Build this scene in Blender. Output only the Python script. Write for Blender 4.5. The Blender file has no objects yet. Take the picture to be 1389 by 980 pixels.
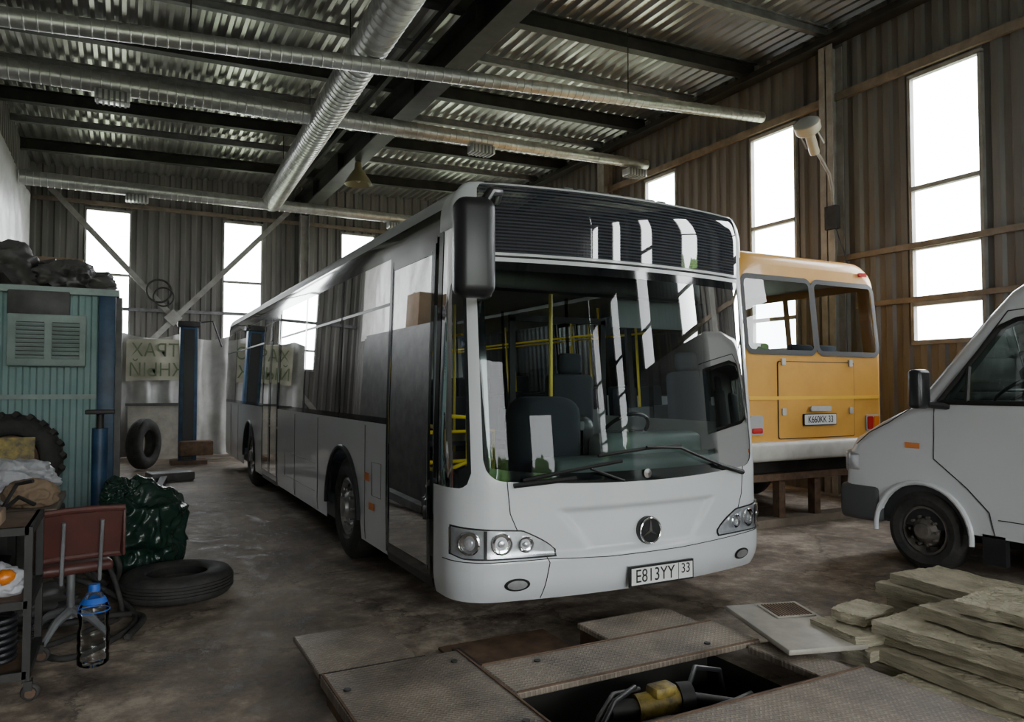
import bpy, bmesh, math, random
from mathutils import Vector, Matrix, noise
random.seed(7)
pi=math.pi
scene=bpy.context.scene
# ------------------------------------------------------------------ materials
def mat(name,col,rough=0.5,metal=0.0,col2=None,nscale=5.0,nlo=0.35,nhi=0.65,bump=0.0,bscale=None,coat=0.0,spec=0.5,rough2=None,detail=6,stretch=None,trans=0.0):
    m=bpy.data.materials.new(name); m.use_nodes=True
    nt=m.node_tree; p=nt.nodes['Principled BSDF']
    p.inputs['Base Color'].default_value=(*col,1); p.inputs['Roughness'].default_value=rough
    p.inputs['Metallic'].default_value=metal; p.inputs['Specular IOR Level'].default_value=spec
    if coat: 
        p.inputs['Coat Weight'].default_value=coat; p.inputs['Coat Roughness'].default_value=0.05
    if trans: p.inputs['Transmission Weight'].default_value=trans
    if col2 is not None or bump or rough2 is not None:
        tc=nt.nodes.new('ShaderNodeTexCoord'); mp=nt.nodes.new('ShaderNodeMapping')
        if stretch: mp.inputs['Scale'].default_value=stretch
        nt.links.new(tc.outputs['Object'],mp.inputs['Vector'])
        n=nt.nodes.new('ShaderNodeTexNoise'); n.inputs['Scale'].default_value=nscale; n.inputs['Detail'].default_value=detail; n.inputs['Roughness'].default_value=0.6
        nt.links.new(mp.outputs[0],n.inputs['Vector'])
        r=nt.nodes.new('ShaderNodeValToRGB'); r.color_ramp.elements[0].position=nlo; r.color_ramp.elements[1].position=nhi
        r.color_ramp.elements[0].color=(*col,1); r.color_ramp.elements[1].color=(*(col2 or col),1)
        nt.links.new(n.outputs['Fac'],r.inputs[0]); nt.links.new(r.outputs[0],p.inputs['Base Color'])
        if rough2 is not None:
            mr=nt.nodes.new('ShaderNodeMapRange'); mr.inputs[1].default_value=nlo; mr.inputs[2].default_value=nhi
            mr.inputs[3].default_value=rough; mr.inputs[4].default_value=rough2
            nt.links.new(n.outputs['Fac'],mr.inputs[0]); nt.links.new(mr.outputs[0],p.inputs['Roughness'])
        if bump:
            n2=nt.nodes.new('ShaderNodeTexNoise'); n2.inputs['Scale'].default_value=bscale or nscale*4; n2.inputs['Detail'].default_value=5
            nt.links.new(mp.outputs[0],n2.inputs['Vector'])
            b=nt.nodes.new('ShaderNodeBump'); b.inputs['Strength'].default_value=bump; b.inputs['Distance'].default_value=0.02
            nt.links.new(n2.outputs['Fac'],b.inputs['Height']); nt.links.new(b.outputs[0],p.inputs['Normal'])
    return m
def glass(name,tint,ior=1.5,gcol=(1,1,1)):
    m=bpy.data.materials.new(name); m.use_nodes=True; nt=m.node_tree; nt.nodes.clear()
    o=nt.nodes.new('ShaderNodeOutputMaterial'); mx=nt.nodes.new('ShaderNodeMixShader')
    f=nt.nodes.new('ShaderNodeFresnel'); f.inputs[0].default_value=ior
    t=nt.nodes.new('ShaderNodeBsdfTransparent'); t.inputs[0].default_value=(*tint,1)
    g=nt.nodes.new('ShaderNodeBsdfGlossy'); g.inputs['Roughness'].default_value=0.01; g.inputs[0].default_value=(*gcol,1)
    nt.links.new(f.outputs[0],mx.inputs[0]); nt.links.new(t.outputs[0],mx.inputs[1]); nt.links.new(g.outputs[0],mx.inputs[2]); nt.links.new(mx.outputs[0],o.inputs[0])
    return m
M={}
M['white']=mat('bus_white_paint',(0.72,0.74,0.765),0.28,coat=0.6,col2=(0.68,0.70,0.725),nscale=1.5)
M['whiteroof']=mat('roof_paint',(0.45,0.47,0.48),0.4)
M['black']=mat('black_plastic',(0.018,0.018,0.02),0.35)
M['blackg']=mat('black_gloss',(0.008,0.009,0.011),0.06,coat=0.5)
M['rubber']=mat('rubber',(0.02,0.02,0.02),0.75,col2=(0.045,0.04,0.035),nscale=9,bump=0.3)
M['darkmetal']=mat('dark_steel',(0.016,0.016,0.016),0.55,metal=0.2,col2=(0.04,0.037,0.034),nscale=4)
M['greymetal']=mat('grey_steel',(0.24,0.24,0.25),0.5,metal=0.2,col2=(0.14,0.14,0.145),nscale=5)
M['zinc']=mat('galvanised',(0.62,0.62,0.61),0.34,metal=0.7,col2=(0.44,0.44,0.43),nscale=6,bump=0.1)
M['deck']=mat('galvanised_deck',(0.64,0.635,0.62),0.28,metal=0.82,col2=(0.38,0.37,0.355),nscale=1.3,nlo=0.3,nhi=0.7,stretch=(1,0.4,1))
M['wall']=mat('wall_sheet',(0.120,0.115,0.110),0.5,metal=0.1,col2=(0.225,0.213,0.200),nscale=1.8,nlo=0.3,nhi=0.75,stretch=(1.8,1.8,0.22),detail=9)
M['wood']=mat('wood_rail',(0.28,0.23,0.18),0.7,col2=(0.18,0.145,0.11),nscale=4)
M['column']=mat('column_paint',(0.36,0.355,0.34),0.6,col2=(0.25,0.235,0.215),nscale=4)
M['chrome']=mat('chrome',(0.8,0.8,0.81),0.12,metal=1.0)
M['silver']=mat('reflector',(0.78,0.79,0.81),0.28,metal=0.7,col2=(0.55,0.56,0.58),nscale=12)
M['rim']=mat('rim',(0.42,0.42,0.42),0.4,metal=0.6,col2=(0.25,0.24,0.23),nscale=10)
M['dirtyrim']=mat('dirty_rim',(0.09,0.08,0.07),0.6,metal=0.3,col2=(0.20,0.17,0.15),nscale=8)
M['lens']=glass('lens_clear',(0.95,0.96,0.98),ior=1.4)
M['orange']=mat('amber',(0.8,0.22,0.02),0.25)
M['red']=mat('red_lens',(0.5,0.02,0.02),0.2)
M['wind']=glass('windscreen_glass',(0.66,0.73,0.71),ior=1.27)
M['tint']=glass('tinted_glass',(0.14,0.16,0.17),ior=1.48)
M['doorg']=glass('door_glass',(0.34,0.38,0.38),ior=1.36)
M['clearg']=glass('clear_glass',(0.78,0.84,0.84),ior=1.4)
M['yellow']=mat('handrail_yellow',(0.80,0.58,0.02),0.4)
M['seat']=mat('seat_fabric',(0.03,0.034,0.046),0.85)
M['grey']=mat('grey_plastic',(0.12,0.13,0.135),0.55)
M['dash']=mat('dash_plastic',(0.12,0.16,0.15),0.5)
M['lgrey']=mat('light_grey',(0.40,0.41,0.41),0.6)
M['plate']=mat('plate_white',(0.8,0.8,0.78),0.4)
M['ink']=mat('ink_black',(0.01,0.01,0.01),0.5)
M['ybus']=mat('orange_yellow_paint',(0.78,0.40,0.07),0.4,coat=0.3,col2=(0.70,0.35,0.06),nscale=3)
M['ystripe']=mat('yellow_stripe',(0.88,0.52,0.06),0.4)
M['cream']=mat('cream_paint',(0.58,0.57,0.53),0.5,col2=(0.48,0.46,0.42),nscale=6)
M['ywin']=glass('rear_window_glass',(0.62,0.70,0.72),ior=1.5)
M['van']=mat('van_white_paint',(0.72,0.73,0.75),0.3,coat=0.5)
M['vglass']=glass('van_glass',(0.60,0.68,0.64),ior=1.5)
M['vint']=mat('van_interior',(0.10,0.105,0.105),0.7)
M['vbump']=mat('van_bumper',(0.07,0.072,0.076),0.6)
M['teal']=mat('teal_paint',(0.19,0.31,0.30),0.55,col2=(0.25,0.37,0.36),nscale=3,bump=0.1)
M['tealw']=mat('pale_teal',(0.33,0.41,0.39),0.55,col2=(0.25,0.31,0.29),nscale=5)
M['blue']=mat('blue_paint',(0.012,0.035,0.075),0.45,col2=(0.03,0.08,0.16),nscale=5)
M['card']=mat('cardboard',(0.27,0.19,0.125),0.8,col2=(0.20,0.14,0.09),nscale=3)
M['tarp']=mat('white_sheeting',(0.55,0.545,0.53),0.35,col2=(0.40,0.39,0.375),nscale=2.5,bump=0.4,bscale=6)
M['banner']=mat('banner_cloth',(0.50,0.48,0.38),0.6,col2=(0.40,0.38,0.30),nscale=3)
M['btext']=mat('banner_text',(0.14,0.18,0.10),0.6)
M['dtarp']=mat('dark_tarp',(0.045,0.043,0.042),0.5,col2=(0.10,0.095,0.09),nscale=4)
M['gbag']=mat('green_bag',(0.010,0.026,0.018),0.26,col2=(0.015,0.038,0.027),nscale=6,bump=0.9,bscale=7)
M['wbag']=mat('white_bag',(0.55,0.54,0.56),0.3,bump=0.5,bscale=14,col2=(0.40,0.40,0.44),nscale=8)
M['brown']=mat('chair_leatherette',(0.11,0.036,0.030),0.45,col2=(0.075,0.026,0.022),nscale=6)
M['rust']=mat('rusty_steel',(0.10,0.06,0.04),0.7,metal=0.3,col2=(0.19,0.12,0.075),nscale=8)
M['wool']=mat('mineral_wool',(0.66,0.60,0.45),0.95,col2=(0.36,0.32,0.22),nscale=11,nlo=.38,nhi=.74,bump=1.0,bscale=50,stretch=(0.6,0.6,5),detail=9)
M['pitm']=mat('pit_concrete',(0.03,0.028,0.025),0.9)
M['engine']=mat('yellow_grease_paint',(0.42,0.31,0.06),0.5,col2=(0.08,0.06,0.03),nscale=14)
M['beige']=mat('beige_panel',(0.46,0.43,0.37),0.5,col2=(0.34,0.31,0.27),nscale=5)
M['bottle']=glass('bottle_plastic',(0.96,0.97,0.98),ior=1.3)
M['bcap']=mat('bottle_blue',(0.03,0.12,0.5),0.4)
M['leaf']=mat('foliage',(0.05,0.11,0.02),0.8,col2=(0.12,0.22,0.05),nscale=3)
M['bark']=mat('bark',(0.10,0.07,0.05),0.9)
M['outside']=mat('outside_ground',(0.25,0.24,0.20),0.9,col2=(0.12,0.18,0.07),nscale=0.2)
M['lampw']=mat('lamp_cream',(0.55,0.50,0.40),0.4)
M['pend']=mat('pendant_enamel',(0.22,0.19,0.10),0.4)
# checker plate
def plate_mat():
    m=mat('checker_plate',(0.085,0.066,0.052),0.42,metal=0.25,col2=(0.33,0.275,0.22),nscale=3.2,rough2=0.62,nlo=.3,nhi=.72,detail=12)
    nt=m.node_tree; p=nt.nodes['Principled BSDF']; L=nt.links.new
    base=p.inputs['Base Color'].links[0].from_socket
    tc=nt.nodes.new('ShaderNodeTexCoord')
    outs=[]
    for rot in (0.785,-0.785):
        mp=nt.nodes.new('ShaderNodeMapping'); mp.inputs['Rotation'].default_value=(0,0,rot); mp.inputs['Scale'].default_value=(24,24,24)
        ck=nt.nodes.new('ShaderNodeTexBrick'); ck.inputs['Scale'].default_value=1.0; ck.inputs['Mortar Size'].default_value=0.16; ck.inputs['Mortar Smooth'].default_value=0.3
        ck.inputs['Brick Width'].default_value=1.0; ck.inputs['Row Height'].default_value=0.5
        ck.inputs['Color1'].default_value=(1,1,1,1); ck.inputs['Color2'].default_value=(0,0,0,1); ck.inputs['Mortar'].default_value=(0,0,0,1)
        L(tc.outputs['Object'],mp.inputs[0]); L(mp.outputs[0],ck.inputs['Vector']); outs.append(ck)
    mx=nt.nodes.new('ShaderNodeMath'); mx.operation='MAXIMUM'; L(outs[0].outputs['Color'],mx.inputs[0]); L(outs[1].outputs['Color'],mx.inputs[1])
    mix=nt.nodes.new('ShaderNodeMixRGB'); mix.blend_type='MULTIPLY'; mix.inputs[2].default_value=(1.5,1.48,1.45,1)
    L(mx.outputs[0],mix.inputs[0]); L(base,mix.inputs[1]); L(mix.outputs[0],p.inputs['Base Color'])
    b=nt.nodes.new('ShaderNodeBump'); b.inputs['Strength'].default_value=0.9; b.inputs['Distance'].default_value=0.008
    L(mx.outputs[0],b.inputs['Height']); L(b.outputs[0],p.inputs['Normal'])
    return m
M['checker']=plate_mat()
# floor
def floor_mat():
    m=bpy.data.materials.new('dirty_concrete'); m.use_nodes=True; nt=m.node_tree; p=nt.nodes['Principled BSDF']; L=nt.links.new
    tc=nt.nodes.new('ShaderNodeTexCoord')
    def nz(s,d,r=0.6):
        n=nt.nodes.new('ShaderNodeTexNoise'); n.inputs['Scale'].default_value=s; n.inputs['Detail'].default_value=d; n.inputs['Roughness'].default_value=r
        L(tc.outputs['Object'],n.inputs['Vector']); return n
    a=nz(0.9,10,0.68); b=nz(5,12,0.75); c=nz(30,4)
    r=nt.nodes.new('ShaderNodeValToRGB'); r.color_ramp.elements[0].position=0.41; r.color_ramp.elements[1].position=0.59
    r.color_ramp.elements[0].color=(0.075,0.056,0.043,1); r.color_ramp.elements[1].color=(0.50,0.42,0.335,1)
    e=r.color_ramp.elements.new(0.5); e.color=(0.245,0.195,0.152,1)
    mx=nt.nodes.new('ShaderNodeMath'); mx.operation='MULTIPLY_ADD'; mx.inputs[1].default_value=0.5
    L(a.outputs['Fac'],mx.inputs[0]); m2=nt.nodes.new('ShaderNodeMath'); m2.operation='MULTIPLY'; m2.inputs[1].default_value=0.5
    L(b.outputs['Fac'],m2.inputs[0]); L(m2.outputs[0],mx.inputs[2]); L(mx.outputs[0],r.inputs[0])
    vo=nt.nodes.new('ShaderNodeTexVoronoi'); vo.feature='DISTANCE_TO_EDGE'; vo.inputs['Scale'].default_value=0.55
    dm=nt.nodes.new('ShaderNodeVectorMath'); dm.operation='MULTIPLY_ADD'; dm.inputs[1].default_value=(0.5,0.5,0.5)
    L(b.outputs['Color'],dm.inputs[0]); L(tc.outputs['Object'],dm.inputs[2]); L(dm.outputs[0],vo.inputs['Vector'])
    cr=nt.nodes.new('ShaderNodeMapRange'); cr.inputs[1].default_value=0.0; cr.inputs[2].default_value=0.012; cr.inputs[3].default_value=0.45; cr.inputs[4].default_value=1.0
    L(vo.outputs['Distance'],cr.inputs[0])
    ml=nt.nodes.new('ShaderNodeMixRGB'); ml.blend_type='MULTIPLY'; ml.inputs[0].default_value=1; L(r.outputs[0],ml.inputs[1]); L(cr.outputs[0],ml.inputs[2]); L(ml.outputs[0],p.inputs['Base Color'])
    mr=nt.nodes.new('ShaderNodeMapRange'); mr.inputs[1].default_value=0.38; mr.inputs[2].default_value=0.62; mr.inputs[3].default_value=0.42; mr.inputs[4].default_value=0.85
    L(b.outputs['Fac'],mr.inputs[0]); L(mr.outputs[0],p.inputs['Roughness'])
    bp=nt.nodes.new('ShaderNodeBump'); bp.inputs['Strength'].default_value=0.7; bp.inputs['Distance'].default_value=0.018
    ad=nt.nodes.new('ShaderNodeMath'); ad.operation='MULTIPLY_ADD'; ad.inputs[1].default_value=0.3
    L(c.outputs['Fac'],ad.inputs[0]); L(b.outputs['Fac'],ad.inputs[2]); L(ad.outputs[0],bp.inputs['Height']); L(bp.outputs[0],p.inputs['Normal'])
    return m
M['floor']=floor_mat()
def dest_mat():
    m=bpy.data.materials.new('destination_glass'); m.use_nodes=True; nt=m.node_tree; p=nt.nodes['Principled BSDF']; L=nt.links.new
    tc=nt.nodes.new('ShaderNodeTexCoord'); w=nt.nodes.new('ShaderNodeTexWave'); w.bands_direction='Z'; w.inputs['Scale'].default_value=14; w.inputs['Distortion'].default_value=0
    L(tc.outputs['Object'],w.inputs['Vector']); r=nt.nodes.new('ShaderNodeValToRGB')
    r.color_ramp.elements[0].position=0.3; r.color_ramp.elements[0].color=(0.020,0.022,0.027,1); r.color_ramp.elements[1].position=0.8; r.color_ramp.elements[1].color=(0.055,0.06,0.072,1)
    L(w.outputs['Color'],r.inputs[0]); L(r.outputs[0],p.inputs['Base Color']); p.inputs['Roughness'].default_value=0.02; p.inputs['Coat Weight'].default_value=1; p.inputs['Coat Roughness'].default_value=0.0
    return m
M['dest']=dest_mat()
# ------------------------------------------------------------------ builder
class B:
    def __init__(s,name,parent=None,angle=35):
        s.name=name; s.v=[]; s.f=[]; s.m=[]; s.mats=[]; s.parent=parent; s.T=Matrix.Identity(4); s.angle=angle
    def add(s,vs,fs,m):
        if m not in s.mats: s.mats.append(m)
        k=s.mats.index(m); o=len(s.v)
        s.v+= [tuple(s.T@Vector(v)) for v in vs]
        for f in fs: s.f.append([i+o for i in f]); s.m.append(k)
    def box(s,x0,x1,y0,y1,z0,z1,m,bev=0,seg=2):
        if x0>x1:x0,x1=x1,x0
        if y0>y1:y0,y1=y1,y0
        if z0>z1:z0,z1=z1,z0
        if not bev:
            vs=[(x0,y0,z0),(x1,y0,z0),(x1,y1,z0),(x0,y1,z0),(x0,y0,z1),(x1,y0,z1),(x1,y1,z1),(x0,y1,z1)]
            s.add(vs,[(0,3,2,1),(4,5,6,7),(0,1,5,4),(1,2,6,5),(2,3,7,6),(3,0,4,7)],m); return
        bm=bmesh.new(); bmesh.ops.create_cube(bm,size=1)
        for v in bm.verts: v.co=Vector(((x0+x1)/2+v.co.x*(x1-x0),(y0+y1)/2+v.co.y*(y1-y0),(z0+z1)/2+v.co.z*(z1-z0)))
        bmesh.ops.bevel(bm,geom=bm.edges[:],offset=min(bev,0.49*min(x1-x0,y1-y0,z1-z0)),segments=seg,affect='EDGES',profile=0.5)
        s.bm(bm,m)
    def bm(s,bm,m):
        bm.verts.ensure_lookup_table(); bm.verts.index_update()
        s.add([v.co.copy() for v in bm.verts],[[v.index for v in f.verts] for f in bm.faces],m); bm.free()
    def obox(s,c,size,rot,m,bev=0):
        old=s.T; s.T=old@Matrix.Translation(c)@Matrix.Rotation(rot[2],4,'Z')@Matrix.Rotation(rot[1],4,'Y')@Matrix.Rotation(rot[0],4,'X')
        a,b,d=[q/2 for q in size]; s.box(-a,a,-b,b,-d,d,m,bev); s.T=old
    def tube(s,pts,r,m,seg=8,cap=True):
        pts=[Vector(p) for p in pts]; n=len(pts)
        rs=r if isinstance(r,(list,tuple)) else [r]*n
        t0=(pts[1]-pts[0]).normalized(); up=Vector((0,0,1)) if abs(t0.z)<0.9 else Vector((1,0,0))
        a=t0.cross(up).normalized(); vs=[];fs=[]
        for i,p in enumerate(pts):
            t=(pts[min(i+1,n-1)]-pts[max(i-1,0)])
            if t.length<1e-9: t=t0
            t=t.normalized(); a=(a-t*a.dot(t)).normalized(); b=t.cross(a)
            for k in range(seg):
                an=2*pi*k/seg; vs.append(p+(a*math.cos(an)+b*math.sin(an))*rs[i])
        for i in range(n-1):
            for k in range(seg):
                k2=(k+1)%seg; fs.append((i*seg+k,i*seg+k2,(i+1)*seg+k2,(i+1)*seg+k))
        if cap: fs.append(list(range(seg))[::-1]); fs.append([(n-1)*seg+k for k in range(seg)])
        s.add(vs,fs,m)
    def cyl(s,p0,p1,r,m,seg=16,r1=None):
        s.tube([p0,p1],[r,r if r1 is None else r1],m,seg)
    def lathe(s,c,axis,prof,m,seg=32):
        c=Vector(c); ax=Vector(axis).normalized(); up=Vector((0,0,1)) if abs(ax.z)<0.9 else Vector((1,0,0))
        a=ax.cross(up).normalized(); b=ax.cross(a); vs=[];fs=[]; n=len(prof)
        for r,h in prof:
            for k in range(seg):
                an=2*pi*k/seg; vs.append(c+ax*h+(a*math.cos(an)+b*math.sin(an))*r)
        for i in range(n-1):
            for k in range(seg):
                k2=(k+1)%seg; fs.append((i*seg+k,i*seg+k2,(i+1)*seg+k2,(i+1)*seg+k))
        s.add(vs,fs,m)
    def torus(s,c,axis,R,r,m,seg=32,rs=10):
        s.lathe(c,axis,[(R+r*math.cos(2*pi*k/rs),r*math.sin(2*pi*k/rs)) for k in range(rs+1)],m,seg)
    def grid(s,fn,nu,nv,m):
        vs=[fn(i/nu,j/nv) for i in range(nu+1) for j in range(nv+1)]
        fs=[(i*(nv+1)+j,(i+1)*(nv+1)+j,(i+1)*(nv+1)+j+1,i*(nv+1)+j+1) for i in range(nu) for j in range(nv)]
        s.add(vs,fs,m)
    def poly(s,pts,m): s.add(pts,[list(range(len(pts)))],m)
    def blob(s,c,r,m,amp=0.2,freq=2.5,sub=4,flat=None,seed=0,sharp=False):
        bm=bmesh.new(); bmesh.ops.create_icosphere(bm,subdivisions=sub,radius=1)
        for v in bm.verts:
            q=v.co.copy(); nn=noise.noise(q*freq+Vector((seed,seed*2,0)))
            if sharp: nn=.8*noise.noise(q*freq*.6+Vector((seed,7,0)))+.45*(0.5-2*abs(nn))+0.18*(0.5-2*abs(noise.noise(q*freq*2.3+Vector((seed,0,3)))))
            q*=1+amp*nn
            v.co=Vector((c[0]+q.x*r[0],c[1]+q.y*r[1],c[2]+q.z*r[2]))
            if flat is not None and v.co.z<flat: v.co.z=flat
        s.bm(bm,m)
    def done(s,mod=None):
        me=bpy.data.meshes.new(s.name); me.from_pydata(s.v,[],s.f); 
        for k in s.mats: me.materials.append(M[k])
        me.polygons.foreach_set('material_index',s.m)
        me.polygons.foreach_set('use_smooth',[True]*len(s.f)); me.update()
        bm=bmesh.new(); bm.from_mesh(me); bmesh.ops.recalc_face_normals(bm,faces=bm.faces[:]); bm.to_mesh(me); bm.free()
        try: me.set_sharp_from_angle(angle=math.radians(s.angle))
        except Exception: pass
        o=bpy.data.objects.new(s.name,me); scene.collection.objects.link(o)
        if s.parent: o.parent=s.parent
        return o
def empty(name):
    e=bpy.data.objects.new(name,None); scene.collection.objects.link(e); e.empty_display_size=0.2; return e
def text(name,body,loc,rot,size,m,parent,sx=1.0,ext=0.002):
    c=bpy.data.curves.new(name,'FONT'); c.body=body; c.size=size; c.extrude=ext; c.align_x='CENTER'; c.align_y='CENTER'
    c.materials.append(M[m]); o=bpy.data.objects.new(name,c); scene.collection.objects.link(o)
    o.location=loc; o.rotation_euler=rot; o.scale=(sx,1,1); o.parent=parent; return o
# ------------------------------------------------------------------ room
XL,XR,YB,YF=-2.0,9.7,20.5,-9.5
def roofz(x): return 6.95+0.03*x
PX0,PX1,PY0,PY1=1.74,3.2,2.66,3.5
f=B('floor')
for a in [(XL-.1,XR+.1,YF,PY0),(XL-.1,XR+.1,PY1,YB+.1),(XL-.1,PX0,PY0,PY1),(PX1,XR+.1,PY0,PY1)]:
    f.poly([(a[0],a[2],0),(a[1],a[2],0),(a[1],a[3],0),(a[0],a[3],0)],'floor')
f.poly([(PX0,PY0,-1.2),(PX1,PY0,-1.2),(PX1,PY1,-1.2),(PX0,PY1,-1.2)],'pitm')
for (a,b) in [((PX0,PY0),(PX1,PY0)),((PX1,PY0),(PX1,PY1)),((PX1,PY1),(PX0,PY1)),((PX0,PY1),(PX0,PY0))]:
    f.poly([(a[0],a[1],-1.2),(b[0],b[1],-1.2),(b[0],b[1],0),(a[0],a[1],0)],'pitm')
f.done()
def corr(b,fn,a0,a1,z0,z1,pitch=0.25,dep=0.045,m='wall'):
    br=[(0,0),(0.36,0),(0.5,1),(0.86,1),(1.0,0)]
    def h(a):
        t=(a/pitch)%1.0
        for (p,q),(p2,q2) in zip(br,br[1:]):
            if p<=t<=p2: return dep*(q+(q2-q)*(t-p)/(p2-p))
        return 0
    pts=[a0,a1]
    for k in range(math.floor(a0/pitch)-1,math.ceil(a1/pitch)+1):
        for t,_ in br[:-1]:
            a=(k+t)*pitch
            if a0<a<a1: pts.append(a)
    pts=sorted(set(pts)); vs=[];fs=[]
    for a in pts:
        zz0=z0(a) if callable(z0) else z0; zz1=z1(a) if callable(z1) else z1
        vs+=[fn(a,h(a),zz0),fn(a,h(a),zz1)]
    for i in range(len(pts)-1): fs.append((2*i,2*i+2,2*i+3,2*i+1))
    b.add(vs,fs,m)
WZ0,WZ1,WW=2.25,5.95,0.95
def wall(name,fn,a0,a1,wins,ztop,gates=()):
    b=B(name,angle=20); cur=a0
    ops=[(c-WW/2,c+WW/2,WZ0,WZ1) for c in wins]+list(gates); ops.sort()
    for (s,e,zz0,zz1) in ops:
        corr(b,fn,cur,s,0,ztop)
        if zz0>0: corr(b,fn,s,e,0,zz0)
        corr(b,fn,s,e,zz1,ztop); cur=e
    corr(b,fn,cur,a1,0,ztop); b.done()
fr=lambda a,h,z:(XR+h,a,z); fl=lambda a,h,z:(XL-h,a,z); fb=lambda a,h,z:(a,YB+h,z); ff=lambda a,h,z:(a,YF-h,z)
rw=[-8.9,-5.95,-2.95,0.05,3.0,5.95,8.9,11.85,14.85,17.8]; bw=[-0.38,2.75,5.85,8.9]
zr=7.35
wall('wall_right',fr,YF,YB,rw,zr)
wall('wall_left',fl,YF,YB,[],6.95)
wall('wall_back',fb,XL,XR,bw,lambda a:roofz(a)+0.06)
wall('wall_front',ff,XL,XR,[],lambda a:roofz(a)+0.06,gates=[(-1.8,3.2,0,5.0),(4.7,6.1,0,3.6)])
wn=1
def winframe(kind,c):
    global wn
    b=B('window_%d'%wn); wn+=1
    def bx(a0,a1,z0,z1,m='column',d=0.03):
        if kind=='r': b.box(XR-d,XR+0.05,a0,a1,z0,z1,m)
        else: b.box(a0,a1,YB-d,YB+0.05,z0,z1,m)
    l,r=c-WW/2,c+WW/2
    bx(l-.03,l+.015,WZ0,WZ1);bx(r-.015,r+.03,WZ0,WZ1);bx(l-.03,r+.03,WZ1-.02,WZ1+.04);bx(l-.03,r+.03,WZ0-.04,WZ0+.02)
    for z in (4.38,3.55,2.77): bx(l,r,z-.03,z+.03)
    b.done()
for c in rw: winframe('r',c)
for c in bw: winframe('b',c)
# rails
t=B('trim_1'); 
t.box(XR-.09,XR-.03,YF,YB,6.02,6.14,'wood'); t.box(XR-.08,XR-.03,-2,YB,3.54,3.62,'wood'); t.box(XR-.07,XR-.03,4.5,7.3,2.8,2.87,'wood')
t.done()
t=B('trim_2'); t.box(XL+.05,XR-.1,YB-.08,YB-.02,6.05,6.15,'wood'); t.box(XL+.05,XR-.1,YB-.08,YB-.02,3.5,3.58,'greymetal'); t.done()
# columns
def column(x,y,ztop,m='column'):
    b=B('steel_column'); w=.12
    b.box(x-w,x-w+.02,y-.12,y+.12,0,ztop,m); b.box(x+w-.02,x+w,y-.12,y+.12,0,ztop,m); b.box(x-w,x+w,y-.01,y+.01,0,ztop,m)
    b.box(x-.14,x+.14,y-.14,y+.14,0,.03,m); b.done()
for y in (-4.4,1.6,7.6,13.6,19.6): column(XR-.16,y,6.84)
column(4.3,YB-.2,6.3)
# ceiling deck
d=B('ceiling',angle=20)
def deckstrip():
    pitch=0.2; pts=[]
    x=XL-.1
    while x<XR+.15:
        for t_,h in ((0,0),(0.3,0),(0.5,.06),(0.8,.06)): pts.append((x+t_*pitch,h))
        x+=pitch
    vs=[];fs=[]
    for x,h in pts: vs+=[(x,YF-.1,roofz(x)+h),(x,YB+.1,roofz(x)+h)]
    for i in range(len(pts)-1): fs.append((2*i,2*i+2,2*i+3,2*i+1))
    d.add(vs,fs,'deck')
deckstrip(); d.done()
def ibeam_x(b,y,x0,x1,h,w,m,drop=0.0):
    for (ya,yb,za,zb) in ((-w/2,w/2,-.02,-.002),(-w/2,w/2,-h,-h+.02),(-.012,.012,-h+.02,-.02)):
        vs=[]
        for x in (x0,x1):
            z=roofz(x)-drop; vs+=[(x,y+ya,z+za),(x,y+yb,z+za),(x,y+yb,z+zb),(x,y+ya,z+zb)]
        b.add(vs,[(0,1,2,3),(4,7,6,5),(0,4,5,1),(1,5,6,2),(2,6,7,3),(3,7,4,0)],m)
for i,y in enumerate([-6.1,-3.0,0.1,3.15,6.2,9.25,12.3,15.4,18.45]):
    b=B('roof_beam'); ibeam_x(b,y,XL,XR-.05,.24,.16,'darkmetal'); b.done()
for y in [4.7,7.75,10.8,13.85,16.9]:
    b=B('roof_purlin'); ibeam_x(b,y,XL,XR-.05,.14,.10,'greymetal'); b.done()
b=B('ridge_beam')
b.box(4.08,4.42,YF,YB,6.76,6.80,'darkmetal'); b.box(4.08,4.42,YF,YB,6.30,6.34,'darkmetal'); b.box(4.23,4.27,YF,YB,6.34,6.76,'darkmetal')
for k in range(12):
    y=-8+k*2.4; b.box(4.1,4.4,y-.01,y+.01,6.34,6.76,'darkmetal')
b.box(3.7,3.78,2,YB,6.62,6.72,'darkmetal'); b.done()
b=B('eaves_beam'); b.box(XR-.32,XR-.12,YF,YB,6.86,6.98,'darkmetal'); b.box(XR-.5,XR-.46,YF,YB,6.78,6.82,'darkmetal'); b.done()
# braces on back wall
b=B('wall_cross_brace')
def flat(p,q,w=.09,m='greymetal'):
    p=Vector(p);q=Vector(q); dd=(q-p).normalized(); n=Vector((-dd.z,0,dd.x))*w/2
    vs=[p-n,p+n,q+n,q-n]; vs2=[v+Vector((0,.05,0)) for v in vs]
    b.add(vs+vs2,[(0,1,2,3),(4,7,6,5),(0,4,5,1),(1,5,6,2),(2,6,7,3),(3,7,4,0)],m)
flat((-1.75,YB-.25,6.5),(4.1,YB-.25,.05),.13,'column'); flat((4.1,YB-.32,6.6),(-1.8,YB-.32,.15),.13,'column')
b.obox((1.08,YB-.3,3.35),(.3,.14,.3),(0,.78,0),'column'); b.done()
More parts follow.
